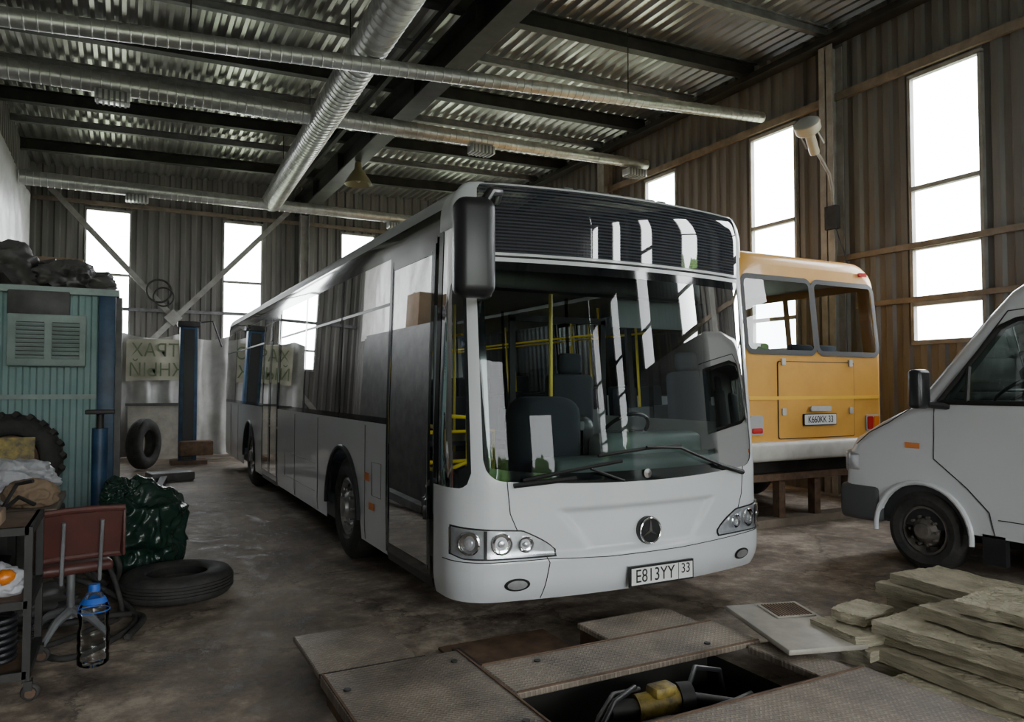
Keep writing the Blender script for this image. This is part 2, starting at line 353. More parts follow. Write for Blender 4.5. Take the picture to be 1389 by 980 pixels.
# ventilation
def spiral_tube(b,p0,p1,r0,r1,seg=20,step=0.12):
    p0=Vector(p0);p1=Vector(p1); n=int((p1-p0).length/step); pts=[];rs=[]
    for i in range(n+1):
        t_=i/n; r=r0+(r1-r0)*t_; p=p0.lerp(p1,t_)
        pts.append(p); rs.append(r); 
        if i<n:
            pts.append(p0.lerp(p1,(i+.85)/n)); rs.append(r)
            pts.append(p0.lerp(p1,(i+.90)/n)); rs.append(r*1.03+.002)
            pts.append(p0.lerp(p1,(i+.95)/n)); rs.append(r*1.03+.002)
    b.tube(pts,rs,'zinc',seg)
b=B('ventilation_duct',angle=50); spiral_tube(b,(2.22,-4,5.94),(3.0,17.7,5.94),.25,.22,24,.14)
for y in (1,4,7,10,13,16): 
    x=2.22+.78*(y+4)/21.7; b.tube([(x,y,6.15),(x,y,roofz(x)-.05)],.008,'darkmetal',6)
b.done()
b=B('ventilation_pipe'); spiral_tube(b,(-1.9,8.8,5.28),(9.35,8.8,6.12),.10,.085)
b.tube([(6.6,8.8,5.95),(6.6,8.8,7.0)],.008,'darkmetal',6);b.tube([(0.6,8.8,5.5),(.6,8.8,6.9)],.008,'darkmetal',6);b.done()
b=B('ventilation_pipe'); spiral_tube(b,(-1.9,11.8,5.9),(2.8,11.8,5.98),.14,.15); spiral_tube(b,(2.8,11.8,5.98),(9.3,11.8,6.12),.14,.09)
def grille(x,y,z): 
    b.box(x-.22,x+.22,y-.12,y+.12,z-.26,z-.12,'zinc',.01)
    for k in range(6): b.box(x-.2+k*.07,x-.17+k*.07,y-.125,y+.125,z-.275,z-.13,'greymetal')
grille(-.2,11.8,5.93);grille(5.6,11.8,6.05);grille(9.0,11.8,6.1);b.done()
b=B('ventilation_pipe'); spiral_tube(b,(-1.9,17.6,5.85),(9.2,17.6,5.85),.15,.1); grille(.2,17.6,5.85); grille(6,17.6,5.85); b.done()
# pendant lamp
b=B('pendant_lamp'); px,py=4.25,14.9
b.lathe((px,py,0),(0,0,1),[(.04,6.3),(.07,6.28),(.08,6.15),(.10,6.12),(.22,5.95),(.29,5.83),(.285,5.825),(.2,5.93),(.05,6.1)],'pend',28)
b.blob((px,py,5.95),(.06,.06,.09),'lampw',0,1,2); b.cyl((px,py,6.28),(px,py,6.3),.01,'darkmetal',6); b.done()
# wall floodlight on column bracket
b=B('wall_floodlight'); 
b.tube([(9.42,7.5,4.1),(9.40,7.48,4.55),(9.3,7.45,4.80),(9.05,7.4,5.0),(8.78,7.35,5.16)],.024,'column',8)
d0=Vector((8.90,7.38,5.06)); d1=Vector((8.45,7.2,5.55)); ax=(d1-d0).normalized()
b.lathe(d0,ax,[(0,-.02),(.065,-.02),(.07,.0),(.07,.28),(.085,.30)],'lampw',20)
b.lathe(d0+ax*.29,ax,[(.085,0),(.16,.05),(.175,.07),(.18,.16),(.185,.165),(.185,.19),(.17,.20)],'lampw',28)
b.lathe(d0+ax*.29,ax,[(.17,.20),(.12,.235),(0,.25)],'lgrey',28)
for s_ in (-1,1): b.obox(d0+ax*.25+Vector((0,s_*.15,0)),(.03,.012,.30),(0,-.7,0),'column')
b.box(9.36,9.46,7.4,7.6,4.0,4.35,'darkmetal'); b.tube([(9.38,7.45,4.1),(9.36,7.2,3.4),(9.4,7.1,3.1),(9.5,7.2,3.35)],.008,'black',6); b.done()
# left wall sheeting
b=B('plastic_sheeting'); 
def sh(u,v): 
    y=5+u*14.8; z=3.1+v*2.9
    return (XL+.06+.05*noise.noise(Vector((y*1.4,z*.8,0)))+.02*noise.noise(Vector((y*6,z*2,3))),y,z)
b.grid(sh,140,24,'tarp'); b.done()
# outside
b=B('ground')
E=60
for a in [(-E,E,-E,YF),(-E,E,YB+.1,E),(-E,XL-.1,YF,YB+.1),(XR+.1,E,YF,YB+.1)]:
    b.poly([(a[0],a[2],-.02),(a[1],a[2],-.02),(a[1],a[3],-.02),(a[0],a[3],-.02)],'outside')
b.done()
b=B('tree_row')
for k in range(16):
    x=-14+k*3.2+random.uniform(-1,1); y=-36+random.uniform(-3,3)
    b.cyl((x,y,0),(x,y,2.0),.18,'bark',8); 
    for j in range(2): b.blob((x+random.uniform(-.6,.6),y,2.2+j*1.3),(2.1-j*.5,1.6,1.7),'leaf',.45,3.2,4,seed=k*3+j)
for k in range(6):
    y=-24+k*3.0; x=24+random.uniform(-2,2)
    b.cyl((x,y,0),(x,y,2.5),.18,'bark',8); b.blob((x,y,4.0),(2.0,2.2,2.8),'leaf',.45,3.2,4,seed=k+50)
b.done()
# ------------------------------------------------------------------ white city bus
bus=empty('city_bus')
X0,Y0=3.185,4.08; W=1.325
half=[(1.075*i/24,.12*(i/24)**2) for i in range(25)]
P0,P1,P2,P3=(1.075,.12),(1.22,.155),(1.325,.27),(1.325,.45)
for i in range(1,17):
    t_=i/16; q=1-t_
    half.append(tuple(q**3*P0[k]+3*q*q*t_*P1[k]+3*q*t_*t_*P2[k]+t_**3*P3[k] for k in (0,1)))
sc=0; cum=[0]
for a,b_ in zip(half,half[1:]): sc+=math.dist(a,b_); cum.append(sc)
BL=12.0
def plan(s):
    sg=1 if s>=0 else -1; s=abs(s)
    if s>=sc: return (sg*W,.45+s-sc,sg*1.0,0.0)
    for i in range(len(cum)-1):
        if s<=cum[i+1]:
            t_=(s-cum[i])/(cum[i+1]-cum[i]); a=half[i];c=half[i+1]
            x=a[0]+(c[0]-a[0])*t_; y=a[1]+(c[1]-a[1])*t_
            def nrm(j):
                j0=max(j-1,0); j1=min(j+1,len(half)-1); dx=half[j1][0]-half[j0][0]; dy=half[j1][1]-half[j0][1]
                if j==0: dy=0
                if j==len(half)-1: dx=0
                l=math.hypot(dx,dy); return dy/l,-dx/l
            n0=nrm(i);n1=nrm(i+1); nx=n0[0]+(n1[0]-n0[0])*t_; ny=n0[1]+(n1[1]-n0[1])*t_; l=math.hypot(nx,ny)
            return (sg*x,y,sg*nx/l,ny/l)
ZT=2.78; ZP=3.0
WT=.105
def S(s,t_,off=0.0):
    x,y,nx,ny=plan(s); fw=max(0,-ny)
    if t_<=ZT: z=t_; ins=0
    else:
        a=min(1,(t_-ZT)/.22)*pi/2; R=.16*(1-fw)+.05*fw; ins=R*(1-math.cos(a)); z=ZT+.22*math.sin(a)
    L=(WT*max(0,z-1.02) if z<2.48 else WT*1.46)*fw
    q=max(0,(.42-z)/.16)
    ex=.025*max(0,min(1,(.56-z)/.04))*fw - .055*q*q*(.4+.6*fw)
    if fw<1: ins+= .03*max(0,z-1.33)*(1-fw)
    o=off-ins+ex
    return (X0+x+nx*o,Y0+y+ny*o+L,z)
def patch(b,s0,s1,lo,hi,ns,nz,off,m):
    l=lo if callable(lo) else (lambda s:lo); h=hi if callable(hi) else (lambda s:hi)
    o=off if callable(off) else (lambda s,z:off)
    def fn(u,v):
        s=s0+(s1-s0)*u; z=l(s)+(h(s)-l(s))*v; return S(s,z,o(s,z))
    b.grid(fn,ns,nz,m)
def sY(Y): return sc+(Y-Y0-.45)
def line(b,pts,m,r=.004,off=.002,n=10):
    out=[]
    for (s0,z0),(s1,z1) in zip(pts,pts[1:]):
        for i in range(n): out.append(S(s0+(s1-s0)*i/n,z0+(z1-z0)*i/n,off))
    out.append(S(*pts[-1],off)); b.tube(out,r,m,6)
SW=1.17
def wb(s):
    a=abs(s); z=.985+.05*(a/SW)**2; r=.13
    if a>SW-r: z+=r-math.sqrt(max(0,r*r-(a-(SW-r))**2))
    return z
def sm(a,b_,x): 
    t_=max(0,min(1,(x-a)/(b_-a))); return t_*t_*(3-2*t_)
def hood(s,z):
    a=abs(s); hw=.40+(z-.52)*.85
    m_=sm(.53,.57,z)*(1-sm(.80,.84,z))*(1-sm(hw-.04,hw+.04,a))
    return -.034*m_*(.35+.65*sm(.55,.82,z))
body=B('body',bus,angle=40)
patch(body,-SW,SW,.26,wb,150,60,hood,'white')
sQ=1.25; sD=sY(4.66)
def qb(a):
    a=abs(a); z=.98; r=.10
    if a<sQ+r: z+=r-math.sqrt(max(0,r*r-(sQ+r-a)**2))
    return z
for sg in (-1,1):
    patch(body,sg*SW,sg*sQ,.26,2.76,4,60,0,'white')
    patch(body,sg*sQ,sg*sD,.26,qb,14,30,0,'white')
    patch(body,sg*sQ,sg*sD,2.68,ZP,14,12,0,'white')
patch(body,-sQ,sQ,2.46,ZP,90,20,0,'white')
sR=sY(Y0+BL-.1)
for sg in (-1,1):
    patch(body,sg*sD,sg*sR,2.82,ZP,60,8,0,'whiteroof')
    patch(body,sg*sD,sg*sR,2.66,2.82,60,3,0,'blackg')
wf,wr=7.0,12.85
def arch(sgn=None):
    def f_(s):
        Y=abs(s)-sc+Y0+.45; z=.30
        for c in (wf,wr):
            dy=abs(Y-c)
            if dy<.60: z=max(z,.46+math.sqrt(.60**2-dy*dy)*1.0)
        return z
    return f_
dF=(4.70,5.66); dM=(10.35,11.6)
patch(body,-sY(dF[1]),-sY(dM[0]),arch(),1.33,240,6,0,'white')
patch(body,-sY(dM[1]),-sR,arch(),1.33,220,6,0,'white')
patch(body,sD,sR,arch(),1.33,440,6,0,'white')
def rear(u,v):
    pl=S(-sR,.3+(ZP-.3)*v); pr=S(sR,.3+(ZP-.3)*v); return (pl[0]+(pr[0]-pl[0])*u,pl[1]+.1*math.sin(pi*u)**.5,pl[2])
body.grid(rear,12,20,'white')
ring=[S(-sR+ (2*sR)*i/160,ZP) for i in range(161)]
body.poly(ring,'whiteroof')
body.done()
g=B('windscreen',bus,angle=60); patch(g,-SW,SW,wb,2.48,70,30,-.004,'wind'); g.done()
g=B('side_glass',bus,angle=60)
for sg in (-1,1):
    patch(g,sg*sQ,sg*sD,qb,2.68,14,10,-.003,'clearg')
patch(g,-sY(dF[1]),-sY(dM[0]),1.33,2.66,30,6,-.002,'tint'); patch(g,-sY(dM[1]),-sR,1.33,2.66,30,6,-.002,'tint')
patch(g,sD,sR,1.33,2.66,50,6,-.002,'clearg')
g.done()
k=B('trim_black',bus)
patch(k,-SW,SW,wb,lambda s:max(wb(s)+.005,1.03+.06*abs(s/SW)**4+ (0.03)),70,3,-.008,'blackg')
patch(k,-SW,SW,2.40,2.47,70,2,-.002,'blackg')
patch(k,-SW,-SW+.05,lambda s:1.1,2.46,3,20,-.008,'blackg'); patch(k,SW-.05,SW,1.1,2.46,3,20,-.008,'blackg')
for sg in (-1,1):
    patch(k,sg*sQ,sg*(sQ+.03),1.08,2.68,2,16,-.006,'blackg'); patch(k,sg*(sD-.07),sg*sD,.98,2.68,4,16,.001,'blackg')
    patch(k,sg*sQ,sg*sD,lambda s:qb(s),lambda s:qb(s)+.12,14,2,-.0055,'blackg')
def db(s):
    a=abs(s);r=.04; return 2.52+(r-math.sqrt(max(0,r*r-max(0,a-(1.16-r))**2)) if a>1.16-r else 0)
def dt(s):
    a=abs(s);r=.04; return 2.94-(r-math.sqrt(max(0,r*r-max(0,a-(1.16-r))**2)) if a>1.16-r else 0)
k2=B('destination_display',bus,angle=60); patch(k2,-1.16,1.16,db,dt,110,14,.004,'dest')
line(k2,[(-1.16,2.495),(1.16,2.495)],'black',.008,.0,60); k2.done()
for Y in (5.66,7.15,8.75,10.3,11.65,13.2,14.7,16.0):
    s=sY(Y); patch(k,-s+.03,-s-.03,1.33,2.66,2,8,.001,'blackg'); patch(k,s-.03,s+.03,1.33,2.66,2,8,-.006,'blackg')
patch(k,-sY(5.66),-sR,1.33,1.38,60,2,.001,'blackg'); patch(k,-sY(dF[1]),-sR,2.28,2.305,60,1,.001,'black')
line(k,[(-1.02,wb(1.02)),(-1.0,.82),(-.93,.66),(-.76,.54),(-.74,.50),(-.79,.27)],'ink',.003)
line(k,[(1.02,wb(1.02)),(1.0,.82),(.93,.66),(.76,.54)],'ink',.003)
line(k,[(-.76,.525),(-.3,.505),(.3,.505),(1.2,.53)],'ink',.003,.002,20); line(k,[(-1.5,.52),(-.76,.525)],'ink',.003)
for Y in (6.25,8.0,9.2,14.2,15.2): line(k,[(-sY(Y),.32),(-sY(Y),1.3)],'ink',.0025)
line(k,[(-sY(5.8),.72),(-sY(6.05),.72),(-sY(6.05),1.0),(-sY(5.8),1.0),(-sY(5.8),.72)],'ink',.002)
line(k,[(-sY(8.1),.5),(-sY(9.8),.5),(-sY(9.8),.8),(-sY(8.1),.8)],'ink',.002)
for c in (wf,wr):
    for sg in (-1,1):
        pts=[]
        for i in range(21):
            a=pi*i/20; pts.append(S(sg*sY(c+.6*math.cos(a)),max(.31,.46+.6*math.sin(a)),.006))
        k.tube(pts,.022,'black',6)
k.done()
u_=B('chassis',bus); u_.box(1.98,4.38,4.5,6.35,.26,.42,'black'); u_.box(1.98,4.38,7.65,12.2,.26,.42,'black'); u_.box(1.98,4.38,13.5,16.0,.3,.42,'black')
u_.box(2.35,4.0,6.3,7.7,.3,.9,'black'); u_.box(2.5,3.9,12.2,13.5,.3,.9,'black')
for c in (wf,wr): u_.box(1.9,4.45,c-.64,c+.64,1.08,1.12,'black')
u_.box(1.9,1.98,5.7,6.35,.3,.42,'black')
u_.done()
def wheel(b,xo,y,r,w,sg,rimm='rim',tyre='rubber',rr=.58):
    ax=(sg,0,0); z=r
    b.lathe((xo,y,z),ax,[(r*rr,-.02),(r*(rr+.04),.0),(r*.8,.012),(r*.95,-.02),(r,-.06),(r,-w+.05),(r*.94,-w),(r*rr,-w)],tyre,48)
    b.lathe((xo,y,z),ax,[(r*rr,-.02),(r*(rr-.05),-.01),(r*(rr-.07),-.05),(r*.42,-.09),(r*.36,-.05),(r*.30,-.02),(r*.2,.0),(r*.18,.03),(0,.035)],rimm,48)
    for i in range(10):
        a=2*pi*i/10; p=Vector((xo-sg*.045,y+r*.35*math.cos(a),z+r*.35*math.sin(a))); b.cyl(p,p+Vector((sg*.05,0,0)),r*.035,'chrome' if rimm=='rim' else rimm,8)
    for i in range(10):
        a=2*pi*(i+.5)/10; p=Vector((xo-sg*.066,y+r*.48*math.cos(a),z+r*.48*math.sin(a))); b.cyl(p,p+Vector((sg*.006,0,0)),r*.055,'ink',10)
for nm,c,w in (('front_wheels',wf,.28),('rear_wheels',wr,.55)):
    b=B(nm,bus); wheel(b,1.90,c,.485,w,-1); wheel(b,4.47,c,.485,w,1); b.cyl((2.1,c,.485),(4.3,c,.485),.08,'black'); b.done()
def door(name,Y0_,Y1_,leaves):
    b=B(name,bus); zt=2.62; zb=.34
    patch(b,-sY(Y0_),-sY(Y1_),zt,2.67,6,1,.002,'blackg'); patch(b,-sY(Y0_),-sY(Y1_),.27,zb,6,1,.0,'black')
    n=leaves; w=(Y1_-Y0_)/n
    for i in range(n):
        a,c=Y0_+i*w,Y0_+(i+1)*w
        for (p,q) in ((a+.005,a+.055),(c-.055,c-.005)): patch(b,-sY(p),-sY(q),zb,zt,2,8,.010,'blackg')
        for (p,q) in ((a+.055,a+.065),(c-.065,c-.055)): patch(b,-sY(p),-sY(q),zb+.05,zt-.05,1,8,.011,'grey')
        patch(b,-sY(a+.05),-sY(c-.05),zb,zb+.07,3,1,.008,'blackg'); patch(b,-sY(a+.05),-sY(c-.05),zt-.07,zt,3,1,.008,'blackg')
        patch(b,-sY(a+.05),-sY(c-.05),zb+.07,zt-.07,4,8,.004,'doorg')
        x=S(-sY(a),1.2)[0]+.07
        b.tube([(x,a+.12,.75),(x,a+.12,2.2)],.014,'yellow' if i%2 else 'grey',8)
        b.tube([(x,a+.12,1.05),(x,c-.1,1.05)],.014,'yellow',8); b.tube([(x,a+.12,1.35),(x,c-.1,1.35)],.014,'yellow',8)
    b.done()
door('front_door',dF[0],dF[1],1)
door('middle_door',dM[0],dM[1],2)
h=B('headlights',bus)
def hl_hi(s):
    a=abs(s)
    if a>.92: return .735-.03*(1.40-a)/.48
    return .57+(.705-.57)*max(0,(a-.70)/.22)**.7
def hl_lo(s):
    a=abs(s); return .545+.02*max(0,(a-1.3)/.1)
for sg in (-1,1):
    patch(h,sg*.69,sg*1.42,lambda s:hl_lo(s)-.010,lambda s:hl_hi(s)+.010,40,6,.003,'black')
    patch(h,sg*.705,sg*1.40,hl_lo,hl_hi,40,6,.008,'silver')
    for sv,r,zz in ((1.26,.075,.64),(1.06,.07,.635),(.90,.052,.625)):
        p=Vector(S(sg*sv,zz,.012)); x,y,nx,ny=plan(sg*sv); ax=Vector((nx,ny,0))
        h.lathe(p,ax,[(r,0),(r,.012),(r*.9,.016),(r*.84,.0),(r*.5,-.006),(.0,-.006)],'chrome',24)
        h.lathe(p,ax,[(r*.35,.0),(r*.3,.015),(0,.02)],'silver',12)
    patch(h,sg*1.15,sg*1.17,hl_lo,hl_hi,2,4,.02,'black')
    patch(h,sg*.705,sg*1.40,hl_lo,hl_hi,40,6,.028,'lens')
    s0=.96
    patch(h,sg*(s0-.085),sg*(s0+.085),lambda s:.375-.042*math.sqrt(max(0,1-((abs(s)-s0)/.086)**2)),lambda s:.375+.042*math.sqrt(max(0,1-((abs(s)-s0)/.086)**2)),20,4,.006,'black')
    patch(h,sg*(s0-.065),sg*(s0+.065),lambda s:.375-.03*math.sqrt(max(0,1-((abs(s)-s0)/.066)**2)),lambda s:.375+.03*math.sqrt(max(0,1-((abs(s)-s0)/.066)**2)),20,4,.012,'silver')
    patch(h,sg*1.0,sg*1.10,2.96,2.98,4,2,.006,'black')
patch(h,-sY(5.95),-sY(6.1),.60,.66,2,2,.012,'orange'); patch(h,-sY(6.1),-sY(6.22),.83,.90,2,2,.012,'orange')
h.done()
e=B('emblem',bus); c=Vector(S(0.03,.645,.012)); cy=c.y-.01
e.lathe((c.x,c.y+.03,c.z),(0,-1,0),[(.095,0),(.095,.03),(.09,.036),(0,.036)],'black',40)
e.torus((c.x,cy,c.z),(0,1,0),.086,.006,'chrome',40,8)
for i in range(3):
    a=pi/2+i*2*pi/3; tip=Vector((c.x+.084*math.cos(a),cy,c.z+.084*math.sin(a)))
    l=Vector((c.x+.013*math.cos(a+pi/3),cy,c.z+.013*math.sin(a+pi/3))); r=Vector((c.x+.013*math.cos(a-pi/3),cy,c.z+.013*math.sin(a-pi/3)))
    q=Vector((c.x,cy-.018,c.z)); e.add([tip,l,q,r],[(0,1,2),(0,2,3)],'chrome')
c2=Vector(S(0.02,1.035,.004)); e.lathe((c2.x,c2.y,c2.z),(0,-1,0),[(.032,0),(.032,.004),(.0,.005)],'chrome',24); e.done()
pl=B('licence_plate',bus); c=Vector(S(0.09,.36,.02)); c.y-=.01; pl.box(c.x-.275,c.x+.275,c.y-.022,c.y-.005,c.z-.068,c.z+.068,'ink'); pl.box(c.x-.262,c.x+.262,c.y-.026,c.y-.02,c.z-.055,c.z+.055,'plate')
pl.box(c.x+.135,c.x+.139,c.y-.028,c.y-.02,c.z-.055,c.z+.055,'ink'); pl.done()
text('plate_text','E813YY',(c.x-.065,c.y-.0275,c.z-.002),(pi/2,0,0),.125,'ink',bus,.84,.0008)
text('plate_region','33',(c.x+.2,c.y-.0275,c.z+.012),(pi/2,0,0),.095,'ink',bus,.9,.0008)
w=B('wipers',bus)
def wp(pts,r,off): w.tube([S(s,z,off) for s,z in pts],r,'ink',6)
wp([(-.92,1.03),(-.6,1.08),(-.2,1.13)],.013,.025); wp([(-.98,1.0),(-.55,1.03)],.018,.02); wp([(-.2,1.0),(-.45,1.09)],.01,.04)
wp([(-.38,1.17),(0,1.205),(.32,1.215)],.012,.025); wp([(.95,.98),(.6,1.09),(.3,1.20),(.0,1.215)],.011,.04); wp([(.98,.985),(.7,1.055)],.02,.03)
w.done()
m_=B('wing_mirror',bus)
m_.T=Matrix.Translation((1.84,3.98,2.46))@Matrix.Rotation(math.radians(-12),4,'Z')
m_.box(-.125,.125,-.09,.09,-.30,.30,'black',.07,5)
m_.T=Matrix.Identity(4)
m_.tube([(1.90,4.0,2.72),(1.96,4.0,2.82),(2.08,4.12,2.86),(2.18,4.36,2.86)],.028,'black',10); m_.tube([(1.92,4.0,2.22),(2.0,4.1,2.2),(2.06,4.40,2.2)],.018,'black',8); m_.done()
m_=B('wing_mirror_far',bus); m_.T=Matrix.Translation((4.30,4.62,1.98)); m_.box(-.09,.09,-.03,.03,-.2,.2,'black',.03,4); m_.done()
r_=B('roof_vents',bus)
for i in range(9):
    x=2.75+i*.105; r_.box(x,x+.085,4.42,4.9,2.99,3.055,'grey',.015)
r_.box(2.7,3.72,4.36,4.95,2.995,3.015,'lgrey'); r_.box(2.5,3.9,8.5,10.4,3.0,3.12,'whiteroof',.06,3); r_.done()
i_=B('interior',bus)
i_.box(1.95,4.4,4.75,16.0,.40,.43,'grey'); 
i_.box(2.1,4.3,4.60,16.0,2.60,2.64,'lgrey')
i_.box(2.7,4.4,4.45,4.85,.45,1.10,'dash',.06,3); i_.box(2.15,2.75,4.45,4.62,.45,1.0,'dash',.05,3); i_.box(3.3,4.3,4.7,5.0,.9,1.26,'dash',.08,3)
i_.torus((3.78,5.12,1.25),(0,.75,.75),.22,.016,'black',32,8); i_.cyl((3.78,5.12,1.25),(3.78,4.9,1.0),.03,'black')
i_.tube([(3.57,5.12,1.25),(3.99,5.12,1.25)],.012,'black')
i_.box(3.52,4.02,5.45,5.95,.8,.95,'seat',.05,3); i_.box(3.52,4.02,5.9,6.05,.9,1.75,'seat',.06,3); i_.box(3.65,3.9,5.92,6.04,1.75,1.95,'seat',.05,3)
i_.box(3.25,3.3,5.0,6.2,.45,1.35,'grey',.01); i_.box(3.25,4.35,6.2,6.24,.45,1.4,'grey'); 
for (xa,xb,za,zb) in ((3.25,3.31,1.4,2.3),(4.29,4.35,1.4,2.3),(3.25,4.35,2.26,2.32)): i_.box(xa,xb,6.2,6.24,za,zb,'black')
i_.box(2.72,3.3,4.95,5.4,.45,1.55,'seat',.16,4); i_.box(3.0,3.45,5.0,5.3,.45,1.40,'black',.12,4)
i_.box(2.3,4.2,4.62,4.75,2.32,2.6,'black',.04); i_.box(3.4,4.1,4.75,4.77,2.1,2.34,'grey')
for Y in (8.2,8.95,9.7,12.2,12.95,13.7,14.45,15.2):
    for x in (1.98,2.43,3.5,3.95):
        if x<3 and 10<Y<12: continue
        zf=.45 if Y<12 else .65
        i_.box(x,x+.40,Y,Y+.42,zf+.35,zf+.45,'seat',.03,2); i_.box(x,x+.40,Y+.38,Y+.46,zf+.4,zf+1.05,'seat',.035,2); i_.box(x+.15,x+.25,Y+.1,Y+.3,.43,zf+.35,'black')
for (x,Y) in ((2.85,6.3),(2.85,8.0),(3.45,8.0),(2.85,9.6),(3.45,10.4),(2.85,11.8),(3.45,11.8),(2.85,13.2),(3.45,13.2),(2.05,10.3),(2.1,5.75),(3.28,5.5)):
    i_.tube([(x,Y,.43),(x,Y,2.6)],.017,'yellow',8)
for x in (2.7,3.55): i_.tube([(x,8.0,2.25),(x,15.5,2.25)],.014,'yellow',8)
i_.tube([(2.0,4.95,1.0),(2.3,4.95,1.1),(2.3,5.0,1.4),(2.05,5.0,1.42)],.017,'yellow',8); i_.tube([(2.1,5.75,1.25),(2.85,5.75,1.25),(2.85,5.75,.43)],.017,'yellow',8); i_.tube([(2.1,5.75,1.0),(2.85,5.75,1.0)],.017,'yellow',8)
i_.done()
# ------------------------------------------------------------------ yellow bus
yb=empty('yellow_bus')
b=B('body',yb,angle=50)
def rr(x0,x1,z0,z1,rt,rb,n=8):
    pts=[]
    for ci,(cx,cz,r,a0) in enumerate(((x1-rb,z0+rb,rb,-pi/2),(x1-rt,z1-rt*.75,rt,0),(x0+rt,z1-rt*.75,rt,pi/2),(x0+rb,z0+rb,rb,pi))):
        if ci==3: pts+=[(x0,2.89),(x0,2.05)]
        for i in range(n+1):
            a=a0+pi/2*i/n; sz=.75 if r==rt else 1; pts.append((cx+r*math.cos(a),cz+r*math.sin(a)*sz))
        if ci==0: pts+=[(x1,2.05),(x1,2.89)]
    return pts
ya,x0,x1,z0,z1=6.12,6.10,8.62,.85,3.24
ytilt=lambda z:.12*max(0,(z-2.0)/1.2)
secs=[(0,.13),(.012,.09),(.04,.05),(.09,.02),(.18,0),(.3,0)]+[(d_,0) for k_ in range(5) for d_ in (1.45+k_*1.25,1.55+k_*1.25)]+[(6.8,0),(6.9,.05),(6.95,.12)]
vs=[];n=0
for dy,ins in secs:
    p=rr(x0+ins,x1-ins,z0+ins*.3,z1-ins*1.3,.34,.05); n=len(p); vs+=[(x,ya+dy+ytilt(z),z) for x,z in p]
fs=[]
for i in range(len(secs)-1):
    for j in range(n):
        j2=(j+1)%n; q=[vs[i*n+j],vs[i*n+j2]]
        side=abs(q[0][0]-q[1][0])<1e-6 and min(q[0][2],q[1][2])>2.04 and max(q[0][2],q[1][2])<2.9
        if side and secs[i][0]>=.3 and secs[i+1][0]-secs[i][0]>.2 and secs[i+1][0]<6.9: continue
        fs.append((i*n+j,i*n+j2,(i+1)*n+j2,(i+1)*n+j))
fs.append([(len(secs)-1)*n+j for j in range(n)])
b.add(vs,fs,'ybus')
cap=[vs[j] for j in range(n)]
low=[p for p in cap if p[2]<=2.051]; up=[p for p in cap if p[2]>=2.889]
b.poly(low,'ybus'); b.poly(up,'ybus')
xe0=x0+.13; xe1=x1-.13
for (a_,c_) in ((xe0,6.27),(8.45,xe1)):
    b.poly([(a_,ya+ytilt(2.05),2.05),(c_,ya+ytilt(2.05),2.05),(c_,ya+ytilt(2.89),2.89),(a_,ya+ytilt(2.89),2.89)],'ybus')
b.done()
b=B('interior',yb)
b.box(6.2,8.5,6.5,12.9,.95,1.0,'dtarp'); b.box(6.2,8.5,6.5,12.9,2.98,3.0,'lgrey'); 
for yy in (6.6,8.0,9.0,10.0,11.0):
    for xx in (6.3,6.8,7.6,8.05): b.box(xx,xx+.42,yy+.1,yy+.2,1.3,2.18,'seat',.04); b.box(xx,xx+.42,yy-.2,yy+.15,1.3,1.4,'seat',.03)
b.box(6.25,8.5,12.6,12.65,1,2.1,'grey'); b.done()
b=B('rear_details',yb)
def yq(x0,x1,z0,z1,m,off=.01,r=.08,d=.02):
    pts=[]
    for (cx,cz,a0) in ((x1-r,z0+r,-pi/2),(x1-r,z1-r,0),(x0+r,z1-r,pi/2),(x0+r,z0+r,pi)):
        for i in range(6):
            a=a0+pi/2*i/5; pts.append((cx+r*math.cos(a),cz+r*math.sin(a)))
    yy=lambda z: ya-off+.12*max(0,(z-2.0)/1.2)
    n=len(pts); vs=[(x,yy(z),z) for x,z in pts]+[(x,yy(z)+d,z) for x,z in pts]
    b.add(vs,[list(range(n))]+[(i,(i+1)%n,n+(i+1)%n,n+i) for i in range(n)],m)
def yring(x0,x1,z0,z1,r,w,m,off):
    def rp(x0,x1,z0,z1,r):
        pts=[]
        for (cx,cz,a0) in ((x1-r,z0+r,-pi/2),(x1-r,z1-r,0),(x0+r,z1-r,pi/2),(x0+r,z0+r,pi)):
            for i in range(6):
                a=a0+pi/2*i/5; x=cx+r*math.cos(a); z=cz+r*math.sin(a); pts.append((x,ya-off+ytilt(z),z))
        return pts
    o_=rp(x0,x1,z0,z1,r); i__=rp(x0+w,x1-w,z0+w,z1-w,max(.02,r-w)); n=len(o_)
    b.add(o_+i__,[(k_,(k_+1)%n,n+(k_+1)%n,n+k_) for k_ in range(n)],m)
yring(6.20,7.38,2.0,2.94,.12,.06,'ink',.010); yring(7.36,8.52,2.0,2.94,.12,.06,'ink',.0105)
yq(6.24,7.34,2.05,2.90,'ywin',.004,.08,.001); yq(7.39,8.48,2.05,2.90,'ywin',.004,.08,.001)
yq(6.7,8.02,1.02,1.93,'ink',.005,.03,.01); yq(6.71,8.01,1.03,1.92,'ybus',.009,.03,.01)
yq(6.24,8.49,1.48,1.52,'ystripe',.012,.01); 
yq(7.1,7.66,1.17,1.31,'ink',.03,.01); yq(7.11,7.65,1.18,1.30,'plate',.034,.01); yq(7.2,7.55,1.34,1.40,'cream',.05,.02)
yq(6.25,6.45,1.08,1.30,'lgrey',.02,.03); yq(8.22,8.48,1.08,1.28,'lgrey',.02,.03); yq(6.27,6.43,1.1,1.16,'red',.03,.02); yq(8.24,8.34,1.1,1.26,'red',.03,.02); yq(8.36,8.46,1.1,1.26,'orange',.03,.02)
yq(8.25,8.4,3.03,3.08,'red',.03,.02)
for z in (1.88,1.3): 
    for x in (6.78,7.94): yq(x-.03,x+.03,z,z+.08,'cream',.03,.01)
b.box(6.05,8.68,ya-.10,ya+.12,.78,1.0,'cream',.05,3); b.box(6.3,8.4,6.3,12.8,.62,.85,'darkmetal')
